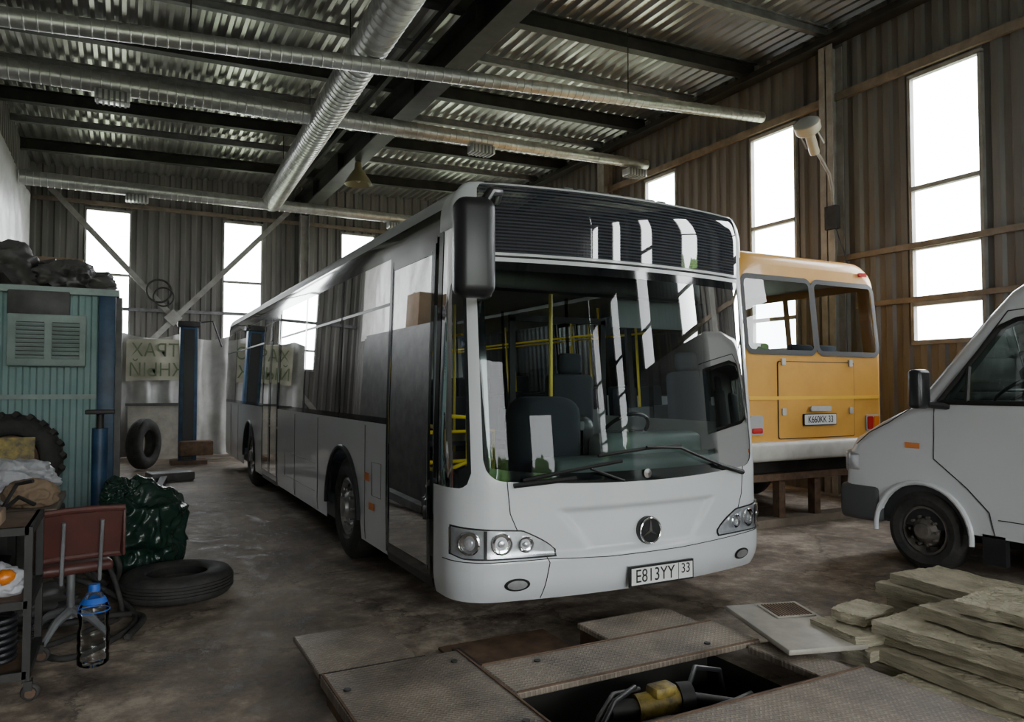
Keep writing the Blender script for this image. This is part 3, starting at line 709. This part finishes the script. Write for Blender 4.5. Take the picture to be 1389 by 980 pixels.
b.done()
text('plate_text','K660KK 33',(7.38,ya-.0355,1.238),(pi/2,0,0),.115,'ink',yb,.8,.001)
b=B('wheels',yb)
for y in (8.3,11.9): wheel(b,6.16,y,.46,.25,-1,'dirtyrim'); wheel(b,8.56,y,.46,.25,1,'dirtyrim')
b.done()
b=B('support_stand'); 
for x in (6.3,6.9,7.5,8.1,8.5): b.box(x-.05,x+.05,6.25,6.35,.09,.53,'rust'); 
b.box(6.2,8.6,6.2,6.4,.0,.09,'wood'); b.box(6.2,8.6,6.22,6.38,.53,.61,'rust'); b.done()
# ------------------------------------------------------------------ van
van=empty('delivery_van')
VX,VY=6.27,4.92; VW=1.93
prof=[(.06,.40),(.0,.48),(.0,.72),(.015,.9),(.05,1.02),(.12,1.14),(.4,1.31),(.72,1.47),(.95,1.76),(1.32,2.22),(1.5,2.42),(1.75,2.57),(2.2,2.67),(5.3,2.70),(5.35,2.55),(5.38,.45)]
ac=.80; ar=.43
bot=[(ac+ar*math.cos(a),.34+ar*math.sin(a)) for a in [math.radians(x) for x in range(0,181,12)]]
bot=[(y,max(z,.40)) for y,z in bot]
rc=4.3; bot2=[(rc+ar*math.cos(a),max(.40,.34+ar*math.sin(a))) for a in [math.radians(x) for x in range(0,181,12)]]
full=prof+bot2+bot
bm=bmesh.new(); vv=[bm.verts.new((VX,VY-y,z)) for y,z in full]; fc=bm.faces.new(vv)
ret=bmesh.ops.extrude_face_region(bm,geom=[fc]); 
for v in [g_ for g_ in ret['geom'] if isinstance(g_,bmesh.types.BMVert)]: v.co.x+=VW
bmesh.ops.recalc_face_normals(bm,faces=bm.faces[:])
def isprof(v): return any(abs((VY-v.co.y)-y)<1e-4 and abs(v.co.z-z)<1e-4 for y,z in prof[1:-1])
ed=[e_ for e_ in bm.edges if abs(e_.verts[0].co.x-e_.verts[1].co.x)<1e-5 and isprof(e_.verts[0]) and isprof(e_.verts[1])]
bmesh.ops.bevel(bm,geom=ed,offset=.10,segments=4,affect='EDGES',profile=.5)
for zc in (1.40,):
    bmesh.ops.bisect_plane(bm,geom=bm.verts[:]+bm.edges[:]+bm.faces[:],plane_co=(0,0,zc),plane_no=(0,0,1))
def tx(x,z):
    t_=.13*max(0,z-1.40); mid=VX+VW/2; return x+t_*(1 if x<mid else -1)*min(1,abs(x-mid)/(VW/2))
for v in bm.verts: 
    v.co.x=tx(v.co.x,v.co.z)
b=B('body',van,angle=30); b.bm(bm,'van'); vbody=b.done()
vbody.data.materials.append(M['vint'])
def prism(name,pts,xa,xb):
    bm=bmesh.new(); fc=bm.faces.new([bm.verts.new((xa,VY-y,z)) for y,z in pts]); r=bmesh.ops.extrude_face_region(bm,geom=[fc])
    for v in [g_ for g_ in r['geom'] if isinstance(g_,bmesh.types.BMVert)]: v.co.x=xb
    bmesh.ops.recalc_face_normals(bm,faces=bm.faces[:]); me=bpy.data.meshes.new(name); bm.to_mesh(me); bm.free(); me.materials.append(M['vint'])
    o=bpy.data.objects.new(name,me); scene.collection.objects.link(o); return o
cut1=prism('cut_a',[(.99,1.51),(1.45,2.10),(1.59,2.155),(2.28,2.19),(2.28,1.51)],VX-.2,VX+VW+.2)
cut2=prism('cut_b',[(.83,1.515),(.70,1.62),(1.22,2.36),(1.40,2.262),(2.33,2.262),(2.33,1.495)],VX+.17,VX+VW-.17)
for i_c,c_ in enumerate((cut1,cut2)):
    md=vbody.modifiers.new('cut%d'%i_c,'BOOLEAN'); md.object=c_; md.operation='DIFFERENCE'; md.solver='EXACT'
    try: md.material_mode='TRANSFER'
    except Exception: pass
dg=bpy.context.evaluated_depsgraph_get(); nme=bpy.data.meshes.new_from_object(vbody.evaluated_get(dg)); vbody.modifiers.clear(); vbody.data=nme
for c_ in (cut1,cut2): bpy.data.objects.remove(c_)
b=B('details',van)
def vs_(y,z,off=.004): return (VX+.13*max(0,z-1.40)-off,VY-y,z)
def vr_(y,z,off=.004): return (VX+VW-.13*max(0,z-1.40)+off,VY-y,z)
def vp(pts,m,off,fn=vs_): b.poly([fn(y,z,off) for y,z in pts],m)
wpts=[(.97,1.495),(1.44,2.115),(1.58,2.175),(2.30,2.21),(2.30,1.495)]
for fn in (vs_,vr_):
    vp(wpts,'vglass',.003,fn)
    q=wpts+[wpts[0]]
    for (a_,c_) in zip(q,q[1:]): b.tube([fn(a_[0],a_[1],.004),fn(c_[0],c_[1],.004)],.022,'ink',6)
    b.tube([fn(1.21,1.50,.004),fn(1.21,1.80,.004)],.022,'ink',6)
def vl(pts,r=.005,m='ink'): b.tube([vs_(y,z,.002) for y,z in pts],r,m,6)
vl([(.93,1.44),(.92,1.0),(1.2,.78),(1.38,.60),(1.42,.42)]); vl([(2.42,2.25),(2.42,.42)]); vl([(.93,1.44),(1.5,2.25),(2.42,2.31)]); vl([(1.45,.55),(2.42,.55),(4,.55)],.004)
vl([(.72,1.44),(.5,1.30),(.3,1.2),(.16,1.08)],.004)
b.tube([vs_(y,z,.01) for y,z in [(ac+.44*math.cos(math.radians(x)),.34+.44*math.sin(math.radians(x))) for x in range(-5,186,10)]],.022,'van',8)
vp([(2.15,1.25),(2.15,1.31),(2.35,1.31),(2.35,1.25)],'black',.02); vp([(.66,1.08),(.66,1.13),(.80,1.13),(.80,1.08)],'orange',.012)
b.box(VX-.02,VX+VW+.02,VY-.40,VY+.03,.36,.70,'vbump',.05,3); b.box(VX+.05,VX+VW-.05,VY-.1,VY+.02,.55,.72,'vbump',.03)
b.box(VX+.02,VX+.35,VY-.12,VY+.0,.80,1.02,'silver',.04,3); b.box(VX-.008,VX+.1,VY-.2,VY-.06,.82,1.0,'silver',.03,3); b.box(VX+.5,VX+1.45,VY-.03,VY+.01,.82,1.02,'black',.02)
def wq(y,z,x): return (x,VY-y+.006,z+.008)
b.poly([wq(.76,1.52,VX+.10),wq(1.32,2.22,VX+.18),wq(1.36,2.27,VX+.25),wq(1.36,2.27,VX+VW-.25),wq(1.32,2.22,VX+VW-.18),wq(.76,1.52,VX+VW-.10)],'vglass')
b.box(VX-.26,VX-.08,VY-.97,VY-.85,1.44,1.78,'black',.04,3); b.tube([(VX-.12,VY-.93,1.48),(VX+.02,VY-1.05,1.46)],.03,'black',8)
b.box(VX+.05,VX+.2,VY-1.36,VY-.40,.38,1.0,'black'); b.box(VX+.2,VX+VW-.2,VY-5,VY-.5,.3,.42,'black')
b.box(VX-.0,VX+.06,VY-1.50,VY-1.32,.18,.42,'black')
b.torus((VX+.5,VY-1.35,1.60),(0,.6,.8),.19,.015,'black',28,8); b.tube([(VX+.31,VY-1.35,1.6),(VX+.69,VY-1.35,1.6)],.014,'black',6)
b.box(VX+.3,VX+.75,VY-2.22,VY-2.08,1.515,1.98,'seat',.05,3); b.box(VX+.4,VX+.65,VY-2.2,VY-2.1,1.96,2.14,'seat',.04,3)
b.box(VX+1.15,VX+1.65,VY-2.22,VY-2.08,1.515,1.98,'seat',.05,3); b.box(VX+.25,VX+1.7,VY-1.15,VY-.9,1.51,1.58,'vint',.03,3)
b.done()
b=B('wheels',van); wheel(b,VX+.02,VY-ac,.355,.22,-1,'dirtyrim','rubber',.6); wheel(b,VX+VW-.02,VY-ac,.355,.22,1,'dirtyrim'); wheel(b,VX+.02,VY-rc,.355,.22,-1,'dirtyrim'); wheel(b,VX+VW-.02,VY-rc,.355,.22,1,'dirtyrim'); b.done()
# ------------------------------------------------------------------ inspection lift frame
L_=B('vehicle_lift_platform',angle=30)
zt=.15
def plate(x0,x1,y0,y1,z0=.118,z1=zt,m='checker'): L_.box(x0,x1,y0,y1,z0,z1,m,.006,1)
plate(.92,1.70,1.2,3.86,.09); plate(1.705,3.32,3.18,3.60); plate(2.55,3.25,3.61,3.96,.11,.145); plate(1.705,3.5,1.9,2.64)
plate(.92,1.46,3.885,4.54,.11,.145)
plate(3.2,3.45,2.65,3.17,.10,.14)
L_.box(.95,.98,1.2,3.84,.0,.09,'rust'); L_.box(1.66,1.70,1.2,3.84,.0,.09,'rust'); L_.box(2.56,2.6,3.62,3.94,0,.11,'rust')
L_.box(1.705,3.3,3.44,3.47,0,.118,'darkmetal'); L_.box(1.705,3.45,2.50,2.54,0,.118,'darkmetal')
for y in (1.6,2.4,3.2): L_.box(.93,.95,y,y+.1,0,.09,'lgrey')
for (x,y) in ((2.7,3.66),(3.1,3.8),(2.0,2.1),(3.2,2.2),(1.0,4.4),(1.36,4.4)): L_.box(x,x+.06,y,y+.06,0,.112,'greymetal')
L_.cyl((.92,3.872,.135),(1.5,3.872,.135),.014,'darkmetal',8)
for (xa,xb,y_) in ((1.71,3.31,3.19),(1.71,3.31,3.59),(1.71,3.49,2.63),(.93,1.69,2.6)): L_.box(xa,xb,y_-.006,y_+.006,.149,.156,'rust')
for x_ in (.93,1.685): L_.box(x_-.006,x_+.006,1.2,3.85,.149,.156,'rust')
for (x,y) in ((.99,3.6),(1.6,3.7),(1.0,2.8),(1.6,2.9),(2.0,3.5),(3.0,3.28)): L_.cyl((x,y,.15),(x,y,.158),.018,'darkmetal',10)
L_.done()
b=B('hatch_cover'); b.box(1.75,2.5,3.66,4.3,.0,.02,'rust',.004,1); b.box(1.8,1.85,3.7,4.2,.02,.03,'darkmetal'); b.done()
b=B('pit_machinery',angle=40); b.T=Matrix.Translation((.18,.08,.10))
b.cyl((2.12,2.95,-.08),(2.34,2.90,-.06),.065,'engine',20); b.cyl((2.34,2.90,-.06),(2.41,2.88,-.06),.08,'darkmetal',20); b.cyl((1.98,2.98,-.08),(2.12,2.95,-.08),.05,'darkmetal',16)
b.box(2.18,2.32,2.86,2.96,-.03,.03,'engine',.02); b.box(2.05,2.25,2.75,2.85,-.2,-.09,'greymetal',.02)
b.box(1.57,3.0,2.84,2.96,-.30,-.22,'greymetal'); b.cyl((2.25,2.9,-.3),(2.25,2.9,-.12),.06,'darkmetal',10); b.cyl((2.12,2.82,-.3),(2.12,2.82,-.15),.04,'darkmetal',10)
b.tube([(1.7,2.72,-.2),(1.8,2.8,-.06),(1.95,2.9,.0),(2.15,3.0,-.0)],.014,'black',10)
b.tube([(1.7,2.80,-.2),(1.85,2.88,-.04),(2.0,2.98,.0),(2.2,3.03,-.03)],.012,'dtarp',10)
b.tube([(2.4,2.9,-.05),(2.55,3.0,.03),(2.75,3.03,-.03),(2.8,3.03,-.25)],.014,'black',8); b.tube([(2.4,2.8,-.1),(2.6,2.75,-.06),(2.8,2.85,-.1),(2.95,2.8,-.3)],.014,'dtarp',8)
b.cyl((2.43,2.88,-.06),(2.8,2.80,-.15),.025,'darkmetal',10); b.box(2.5,2.8,2.62,2.7,-.12,-.06,'greymetal',.01)
b.done()
b=B('access_panel',angle=30); b.T=Matrix.Translation((3.58,3.18,.19))@Matrix.Rotation(math.radians(-16),4,'Z')@Matrix.Rotation(math.radians(3),4,'X')
b.box(-.25,.25,-.36,.36,-.015,.02,'beige',.012,2)
b.box(-.05,.22,.08,.32,.02,.028,'beige',.004,1)
for i in range(12): b.box(-.03+i*.02,-.02+i*.02,.10,.30,.027,.033,'rust')
b.done()
# mineral wool
b=B('mineral_wool_stack',angle=45)
def slab(cx,cy,z0,lx,ly,h,rz=0,seed=0):
    bm=bmesh.new(); bmesh.ops.create_cube(bm,size=1); bmesh.ops.subdivide_edges(bm,edges=bm.edges[:],cuts=20,use_grid_fill=True)
    R=Matrix.Rotation(math.radians(rz),3,'Z')
    for v in bm.verts:
        edge=max(abs(v.co.x),abs(v.co.y))>.44
        q=Vector((v.co.x*lx,v.co.y*ly,v.co.z*h)); nn=noise.noise_vector(q*7+Vector((seed*3.1,seed,0))); n2=noise.noise_vector(q*38+Vector((seed,0,0)))
        q+=Vector((nn.x*.016,nn.y*.016,nn.z*.005))+n2*(.007 if edge else .004); q=R@q; v.co=Vector((cx+q.x,cy+q.y,z0+h/2+q.z+.005))
    b.bm(bm,'wool')
slab(4.12,2.45,.0,.62,1.15,.072,2,1); slab(4.06,2.42,.085,.60,1.1,.066,-3,2); slab(4.14,2.33,.165,.58,1.05,.070,2,3); slab(4.07,2.28,.25,.6,1.0,.066,5,4)
slab(3.92,2.97,.25,.34,.22,.055,10,5); slab(3.86,2.93,.17,.42,.34,.062,-6,15); slab(3.90,2.93,.09,.42,.36,.062,3,16)
slab(4.2,2.14,.335,.55,.95,.066,-3,6); slab(4.24,2.04,.42,.5,.85,.06,4,7)
slab(4.95,2.78,.0,.6,1.2,.09,0,8); slab(4.95,2.72,.10,.6,1.2,.09,2,9); slab(4.92,2.78,.20,.6,1.2,.08,1,10); slab(4.88,2.74,.29,.5,1.1,.06,-4,11)
slab(3.66,2.2,.0,.35,.8,.07,-5,12)
b.done()
# ------------------------------------------------------------------ left side stuff
bt=empty('metal_booth')
b=B('shell',bt,angle=25)
corr(b,lambda a,h,z:(a,9.0-h,z),-1.93,-.22,.12,2.60,.12,.018,'teal')
b.box(-1.95,-.12,9.02,12.9,.0,2.60,'teal'); b.box(-.24,-.08,8.94,9.1,.0,2.66,'blue',.01); b.box(-.09,-.02,9.1,12.9,0,2.6,'dtarp'); b.box(-1.95,-.05,8.93,12.9,2.60,2.66,'dtarp')
b.box(-1.95,-.05,8.92,8.935,2.595,2.665,'tealw')
b.box(-1.9,-.25,8.96,9.0,1.50,1.55,'tealw')
b.done()
b=B('louvre_vent',bt); b.box(-1.04,-.35,8.86,8.98,1.84,2.37,'tealw',.015); 
for c in (-.98,-.67):
    for i in range(9): b.obox((c+.14,8.855,1.93+i*.042),(.25,.02,.03),(.6,0,0),'tealw',.003); 
    for i in range(9): b.box(c+.02,c+.26,8.852,8.858,1.945+i*.042,1.955+i*.042,'ink')
b.box(-1.05,-.5,8.91,8.97,2.36,2.62,'dtarp',.02); b.done()
b=B('tarpaulin_bundle',angle=80); b.blob((-1.12,9.9,2.82),(.58,.7,.36),'dtarp',.5,2.0,5,2.665,1,True); b.blob((-.50,9.5,2.76),(.38,.5,.22),'dtarp',.5,2.5,5,2.665,4,True); b.blob((-1.40,9.2,2.82),(.25,.2,.19),'card',.3,2,4,2.665,6); b.done()
b=B('cardboard_box',angle=30); b.box(-1.12,-.50,11.5,12.1,2.665,3.36,'card',.01); b.box(-1.13,-.49,11.75,11.85,3.35,3.37,'beige'); b.done()
b=B('tarpaulin_curtain',angle=80)
def cur(u,v):
    x=-.3+u*4.2; z=.02+v*2.85; return (x,19.0+.09*math.sin(x*11)+.12*noise.noise(Vector((x*2.2,z*.6,0)))+.04*noise.noise(Vector((x*7,z*2,3))),z-.12*abs(math.sin(x*2.7))*v)
b.grid(cur,180,30,'tarp'); b.done()
b=B('wall_banner',angle=80)
def bn(u,v):
    x=.05+u*1.3; z=1.75+v*.95; return (x,18.78+.03*math.sin(x*7)+.02*noise.noise(Vector((x*4,z*2,0))),z+.03*math.sin(x*2))
b.grid(bn,40,16,'banner'); bo=b.done()
text('banner_lettering','СТРАХ',(.78,18.72,2.45),(pi/2,0,pi),.42,'btext',bo,.9,.002); text('banner_lettering_low','ЖНЫЙ',(.72,18.72,2.0),(pi/2,0,pi),.42,'btext',bo,.9,.002)
b=B('plywood_board'); b.box(.1,1.35,18.55,18.6,0,1.2,'beige'); b.box(.05,1.4,18.5,18.6,1.2,1.26,'dtarp'); b.done()
b=B('lift_post'); b.box(1.05,1.40,17.0,17.25,0,2.9,'blue',.02); b.box(1.12,1.33,16.98,17.02,.1,2.85,'ink'); b.box(1.0,1.45,16.95,17.3,2.9,3.02,'darkmetal',.02); b.box(.9,1.6,16.8,17.4,0,.08,'rust'); b.box(1.05,1.7,16.6,16.95,.2,.5,'rust',.03)
b.tube([(1.4,17.1,3.0),(1.7,17.15,3.05),(1.9,17.2,2.5)],.02,'black',6); b.done()
b=B('truck_tyre',angle=50)
def tyre(b,c,ax,R,w,lug=0,inner=.55,lr=.022):
    b.lathe(c,ax,[(R*inner,-w*.35),(R*(inner+.04),-w*.45),(R*.8,-w*.5),(R*.95,-w*.42),(R,-w*.3),(R,w*.3),(R*.95,w*.42),(R*.8,w*.5),(R*(inner+.04),w*.45),(R*inner,w*.35),(R*(inner+.1),0),(R*inner,-w*.35)],'rubber',48)
    a=Vector(ax).normalized(); up=Vector((0,0,1)) if abs(a.z)<.9 else Vector((1,0,0)); e1=a.cross(up).normalized(); e2=a.cross(e1); c=Vector(c)
    for h_ in (-.18,-.06,.06,.18): b.lathe(c,ax,[(R+.001,w*(h_-.045)),(R+.012,w*(h_-.04)),(R+.012,w*(h_+.04)),(R+.001,w*(h_+.045))],'rubber',48)
    for i in range(lug):
        an=2*pi*i/lug; d_=e1*math.cos(an)+e2*math.sin(an); t_=-e1*math.sin(an)+e2*math.cos(an)
        for sgn in (-1,1):
            p=c+d_*R*1.02; q=c+d_*R*.99+a*sgn*w*.52+t_*.03
            b.tube([p,q],lr,'rubber',4)
tyre(b,(.38,16.2,.51),(.9,-.5,.0),.48,.28); b.done()
b=B('tractor_tyre',angle=50); tyre(b,(-.93,8.35,.94),(.15,-1,.12),.42,.25,22,.55,.034)
b.lathe((-.93,8.33,.94),(.15,-1,.12),[(.245,-.03),(.23,.02),(.16,.0),(.12,-.04),(.08,.02),(0,.03)],'rust',32); b.done()
b=B('car_tyre',angle=50); tyre(b,(.40,6.38,.105),(0,0,1),.40,.2); b.done()
b=B('garbage_bag',angle=180); b.blob((.12,7.17,.38),(.37,.36,.42),'gbag',.42,1.9,6,.01,11,True); b.blob((.0,7.1,.72),(.15,.14,.14),'gbag',.4,2.6,6,.3,14,True); b.done()
wbn=B('workbench'); 
wbn.box(-1.9,-.42,6.4,7.5,.68,.73,'wood',.005,1)
for (x,y) in ((-1.85,6.45),(-.8,6.45),(-1.85,7.45),(-.8,7.45)): wbn.box(x-.03,x+.03,y-.03,y+.03,0,.68,'darkmetal')
wbn.box(-1.85,-.8,6.45,7.45,.2,.23,'darkmetal'); wbn.box(-1.6,-.9,6.6,7.3,.235,.55,'dtarp',.03); wbn.done()
b=B('plastic_bag',angle=180); b.blob((-.80,6.95,.87),(.34,.28,.19),'wbag',.3,2.6,6,.735,21,True); b.done()
b=B('plastic_bag',angle=180); b.blob((-.60,6.58,.82),(.17,.13,.12),'card',.3,2.6,5,.735,31,True); b.done()
b=B('wooden_crate'); b.box(-1.5,-.5,8.1,8.75,0,.46,'dtarp',.02); b.box(-1.5,-.5,8.08,8.1,.3,.38,'wood'); b.done()
b=B('patterned_board'); b.obox((-1.0,7.95,.95),(.6,.02,.45),(-.2,0,0),'engine'); b.box(-1.3,-.7,7.85,8.05,0,.75,'dtarp'); b.done()
b=B('jack_stand'); 
b.cyl((-.18,7.75,0),(-.18,7.75,1.25),.065,'blue',16); b.cyl((-.18,7.75,1.25),(-.18,7.75,1.38),.03,'darkmetal',12); b.box(-.30,-.06,7.65,7.85,1.38,1.42,'darkmetal',.01); b.box(-.4,.04,7.6,7.95,0,.04,'blue'); b.done()
ct=empty('workshop_cart'); b=B('frame',ct)
cx0,cx1,cy0,cy1=-1.1,-.42,4.6,5.2
for x in (cx0,cx1):
    for y in (cy0,cy1):
        b.box(x-.018,x+.018,y-.018,y+.018,.10,.90,'darkmetal'); b.torus((x+.02,y,.047),(0,1,0),.03,.016,'rubber',20,8); b.cyl((x+.02,y-.02,.045),(x+.02,y+.02,.045),.025,'rust',12); b.box(x-.01,x+.03,y-.03,y+.03,.06,.11,'darkmetal')
for z in (.14,.50,.88):
    b.box(cx0,cx1,cy0-.018,cy0+.018,z-.02,z+.02,'darkmetal'); b.box(cx0,cx1,cy1-.018,cy1+.018,z-.02,z+.02,'darkmetal'); b.box(cx1-.018,cx1+.018,cy0,cy1,z-.02,z+.02,'darkmetal'); b.box(cx0-.018,cx0+.018,cy0,cy1,z-.02,z+.02,'darkmetal')
b.box(cx0,cx1,cy0,cy1,.495,.505,'rust'); b.box(cx0,cx1,cy0,cy1,.135,.145,'rust'); b.box(cx0,cx1,cy0,cy1,.885,.90,'rust'); b.done()
b=B('cardboard_pack'); b.box(-.85,-.55,4.65,4.85,.902,.98,'card',.01); b.done()
b=B('bench_vice'); b.cyl((-.72,5.05,.902),(-.72,5.05,1.32),.03,'rust',12); b.box(-.8,-.64,4.97,5.13,.902,.96,'darkmetal',.01); b.tube([(-.6,4.95,.92),(-.5,4.9,1.02),(-.42,4.85,.98)],.012,'darkmetal',6); b.tube([(-.6,5.0,.92),(-.52,5.0,1.08),(-.44,4.95,1.10)],.012,'darkmetal',6); b.done()
b=B('plastic_bag',angle=180); b.blob((-.60,4.85,.58),(.15,.15,.09),'wbag',.3,2.6,5,.507,41,True); b.blob((-.54,4.75,.62),(.05,.05,.04),'orange',.2,2,3); b.done()
b=B('cable_coil'); 
for i in range(7): b.torus((-.62,4.85,.17+i*.035),(0,0,1),.12,.016,'black',28,8)
b.done()
ch=empty('workshop_chair'); cx,cy=-.26,5.56
b=B('parts',ch,angle=40); b.T=Matrix.Translation((cx,cy,0))@Matrix.Rotation(math.radians(12),4,'Z')@Matrix.Diagonal((.87,1,1,1))
def back(off,inv=1):
    return lambda u,v:(-.27+.54*u,-.20+off-.10*(1-(2*u-1)**2)*-0.5-.08*v,.56+.30*v)
b.grid(back(0),12,6,'brown'); b.grid(back(.03),12,6,'brown')
b.box(-.275,-.255,-.28,-.13,.56,.86,'brown',.008); b.box(.255,.275,-.28,-.13,.56,.86,'brown',.008)
b.tube([(-.27,-.27,.86),(-.1,-.24,.865),(.1,-.24,.865),(.27,-.27,.86)],.02,'brown',8); b.tube([(-.27,-.19,.56),(-.1,-.15,.56),(.1,-.15,.56),(.27,-.19,.56)],.02,'brown',8)
b.box(-.24,.24,-.12,.32,.44,.51,'brown',.03,3); b.tube([(-.12,.05,.42),(-.12,-.22,.42),(-.12,-.24,.58),(-.12,-.28,.80)],.014,'greymetal',8); b.tube([(.12,.05,.42),(.12,-.22,.42),(.12,-.24,.58),(.12,-.28,.80)],.014,'greymetal',8)
b.cyl((0,.1,.12),(0,.1,.44),.028,'greymetal',14)
for i in range(4):
    a=pi/4+i*pi/2; b.tube([(0,.1,.17),(.16*math.cos(a),.1+.16*math.sin(a),.13),(.30*math.cos(a),.1+.30*math.sin(a),.03)],[.035,.028,.02],'greymetal',8)
    b.lathe((.30*math.cos(a),.1+.30*math.sin(a),0),(0,0,1),[(0,0),(.03,0),(.03,.02),(.0,.03)],'black',12)
b.done()
b=B('water_bottle',angle=60); c=(-.13,5.02,0)
b.lathe(c,(0,0,1),[(0,.004),(.07,.004),(.085,.02),(.085,.06),(.08,.07),(.085,.08),(.085,.13),(.08,.14),(.085,.15),(.085,.2),(.075,.24),(.08,.28),(.085,.3),(.08,.35),(.05,.40),(.025,.43),(.025,.45)],'bottle',28)
b.lathe(c,(0,0,1),[(0,.47),(.03,.47),(.032,.44),(.032,.43)],'bcap',20); b.lathe(c,(0,0,1),[(.066,.375),(.0725,.365),(.0655,.38),(.055,.395)],'bcap',28); b.torus((c[0],c[1],.32),(0,0,1),.083,.004,'bcap',28,6)
b.done()
b=B('rubber_hose',angle=60)
def hose(pts,r):
    out=[];P=[Vector(p) for p in pts]
    for i in range(len(P)-1):
        p0=P[max(i-1,0)];p1=P[i];p2=P[i+1];p3=P[min(i+2,len(P)-1)]
        for k_ in range(8):
            t_=k_/8; out.append(.5*((2*p1)+(-p0+p2)*t_+(2*p0-5*p1+4*p2-p3)*t_*t_+(-p0+3*p1-3*p2+p3)*t_**3))
    out.append(P[-1]); b.tube(out,r,'rubber',8)
hose([(-.6,5.75,.02),(-.3,5.15,.02),(.0,5.45,.02),(.1,5.9,.02),(-.1,6.2,.15),(-.4,6.1,.35),(-.6,6.35,.6)],.02)
hose([(-.9,5.6,.02),(-.5,5.4,.02),(-.1,5.75,.02),(.02,6.0,.02),(-.1,6.15,.4),(-.3,6.3,.62)],.018); hose([(-.8,6,.02),(-.4,5.9,.02),(0,5.95,.02),(.15,5.8,.02),(.05,5.4,.02)],.022)
hose([(-.1,6.5,.02),(.0,6.2,.3),(-.15,6.25,.55),(-.3,6.35,.62)],.02); hose([(0,6.6,.02),(-.2,6.3,.25),(-.4,6.2,.5),(-.55,6.35,.62)],.022); b.done()
b=B('clutter_heap',angle=90); b.blob((-.65,6.1,.1),(.35,.22,.16),'dtarp',.5,3,5,.0,51,True); b.done()
b=B('clutter_heap',angle=90); b.blob((.12,8.45,.2),(.3,.38,.35),'dtarp',.5,3,5,0,61,True); b.done()
b=B('scrap_timber'); b.obox((.35,9.9,.12),(.12,2.0,.1),(.06,0,-.08),'greymetal'); b.obox((.5,12.5,.06),(.1,3,.1),(0,0,-.1),'darkmetal'); b.obox((.75,14.2,.08),(.7,.5,.15),(0,0,.2),'dtarp',.03);b.done()
b=B('hose_reel'); b.torus((.75,YB-.35,4.0),(0,1,0),.28,.025,'rubber',28,8); b.torus((.85,YB-.42,3.85),(.2,1,0),.23,.02,'rubber',28,8); b.done()
# ------------------------------------------------------------------ lighting
wd=bpy.data.worlds.new('sky'); scene.world=wd; wd.use_nodes=True
bg=wd.node_tree.nodes['Background']; bg.inputs[0].default_value=(0.94,0.975,1.0,1); bg.inputs[1].default_value=17.5
def portal(loc,dr,sx,sy):
    l=bpy.data.lights.new('portal','AREA'); l.shape='RECTANGLE'; l.size=sx; l.size_y=sy; l.cycles.is_portal=True
    o=bpy.data.objects.new('daylight_portal',l); scene.collection.objects.link(o); o.location=loc; o.rotation_euler=Vector(dr).to_track_quat('-Z','Y').to_euler()
for c in rw: portal((XR+.06,c,(WZ0+WZ1)/2),(-1,0,0),WW,WZ1-WZ0)
for c in bw: portal((c,YB+.06,(WZ0+WZ1)/2),(0,-1,0),WW,WZ1-WZ0)
portal((.7,YF-.06,2.5),(0,1,0),5.0,5.0); portal((5.4,YF-.06,1.8),(0,1,0),1.4,3.6)
# ------------------------------------------------------------------ camera
cd=bpy.data.cameras.new('cam'); cd.lens=25.92; cd.sensor_width=36; cd.clip_end=300
co=bpy.data.objects.new('camera',cd); scene.collection.objects.link(co); co.location=(0,0,1.63); co.rotation_euler=(math.radians(92.0),0,math.radians(-27.8))
scene.camera=co
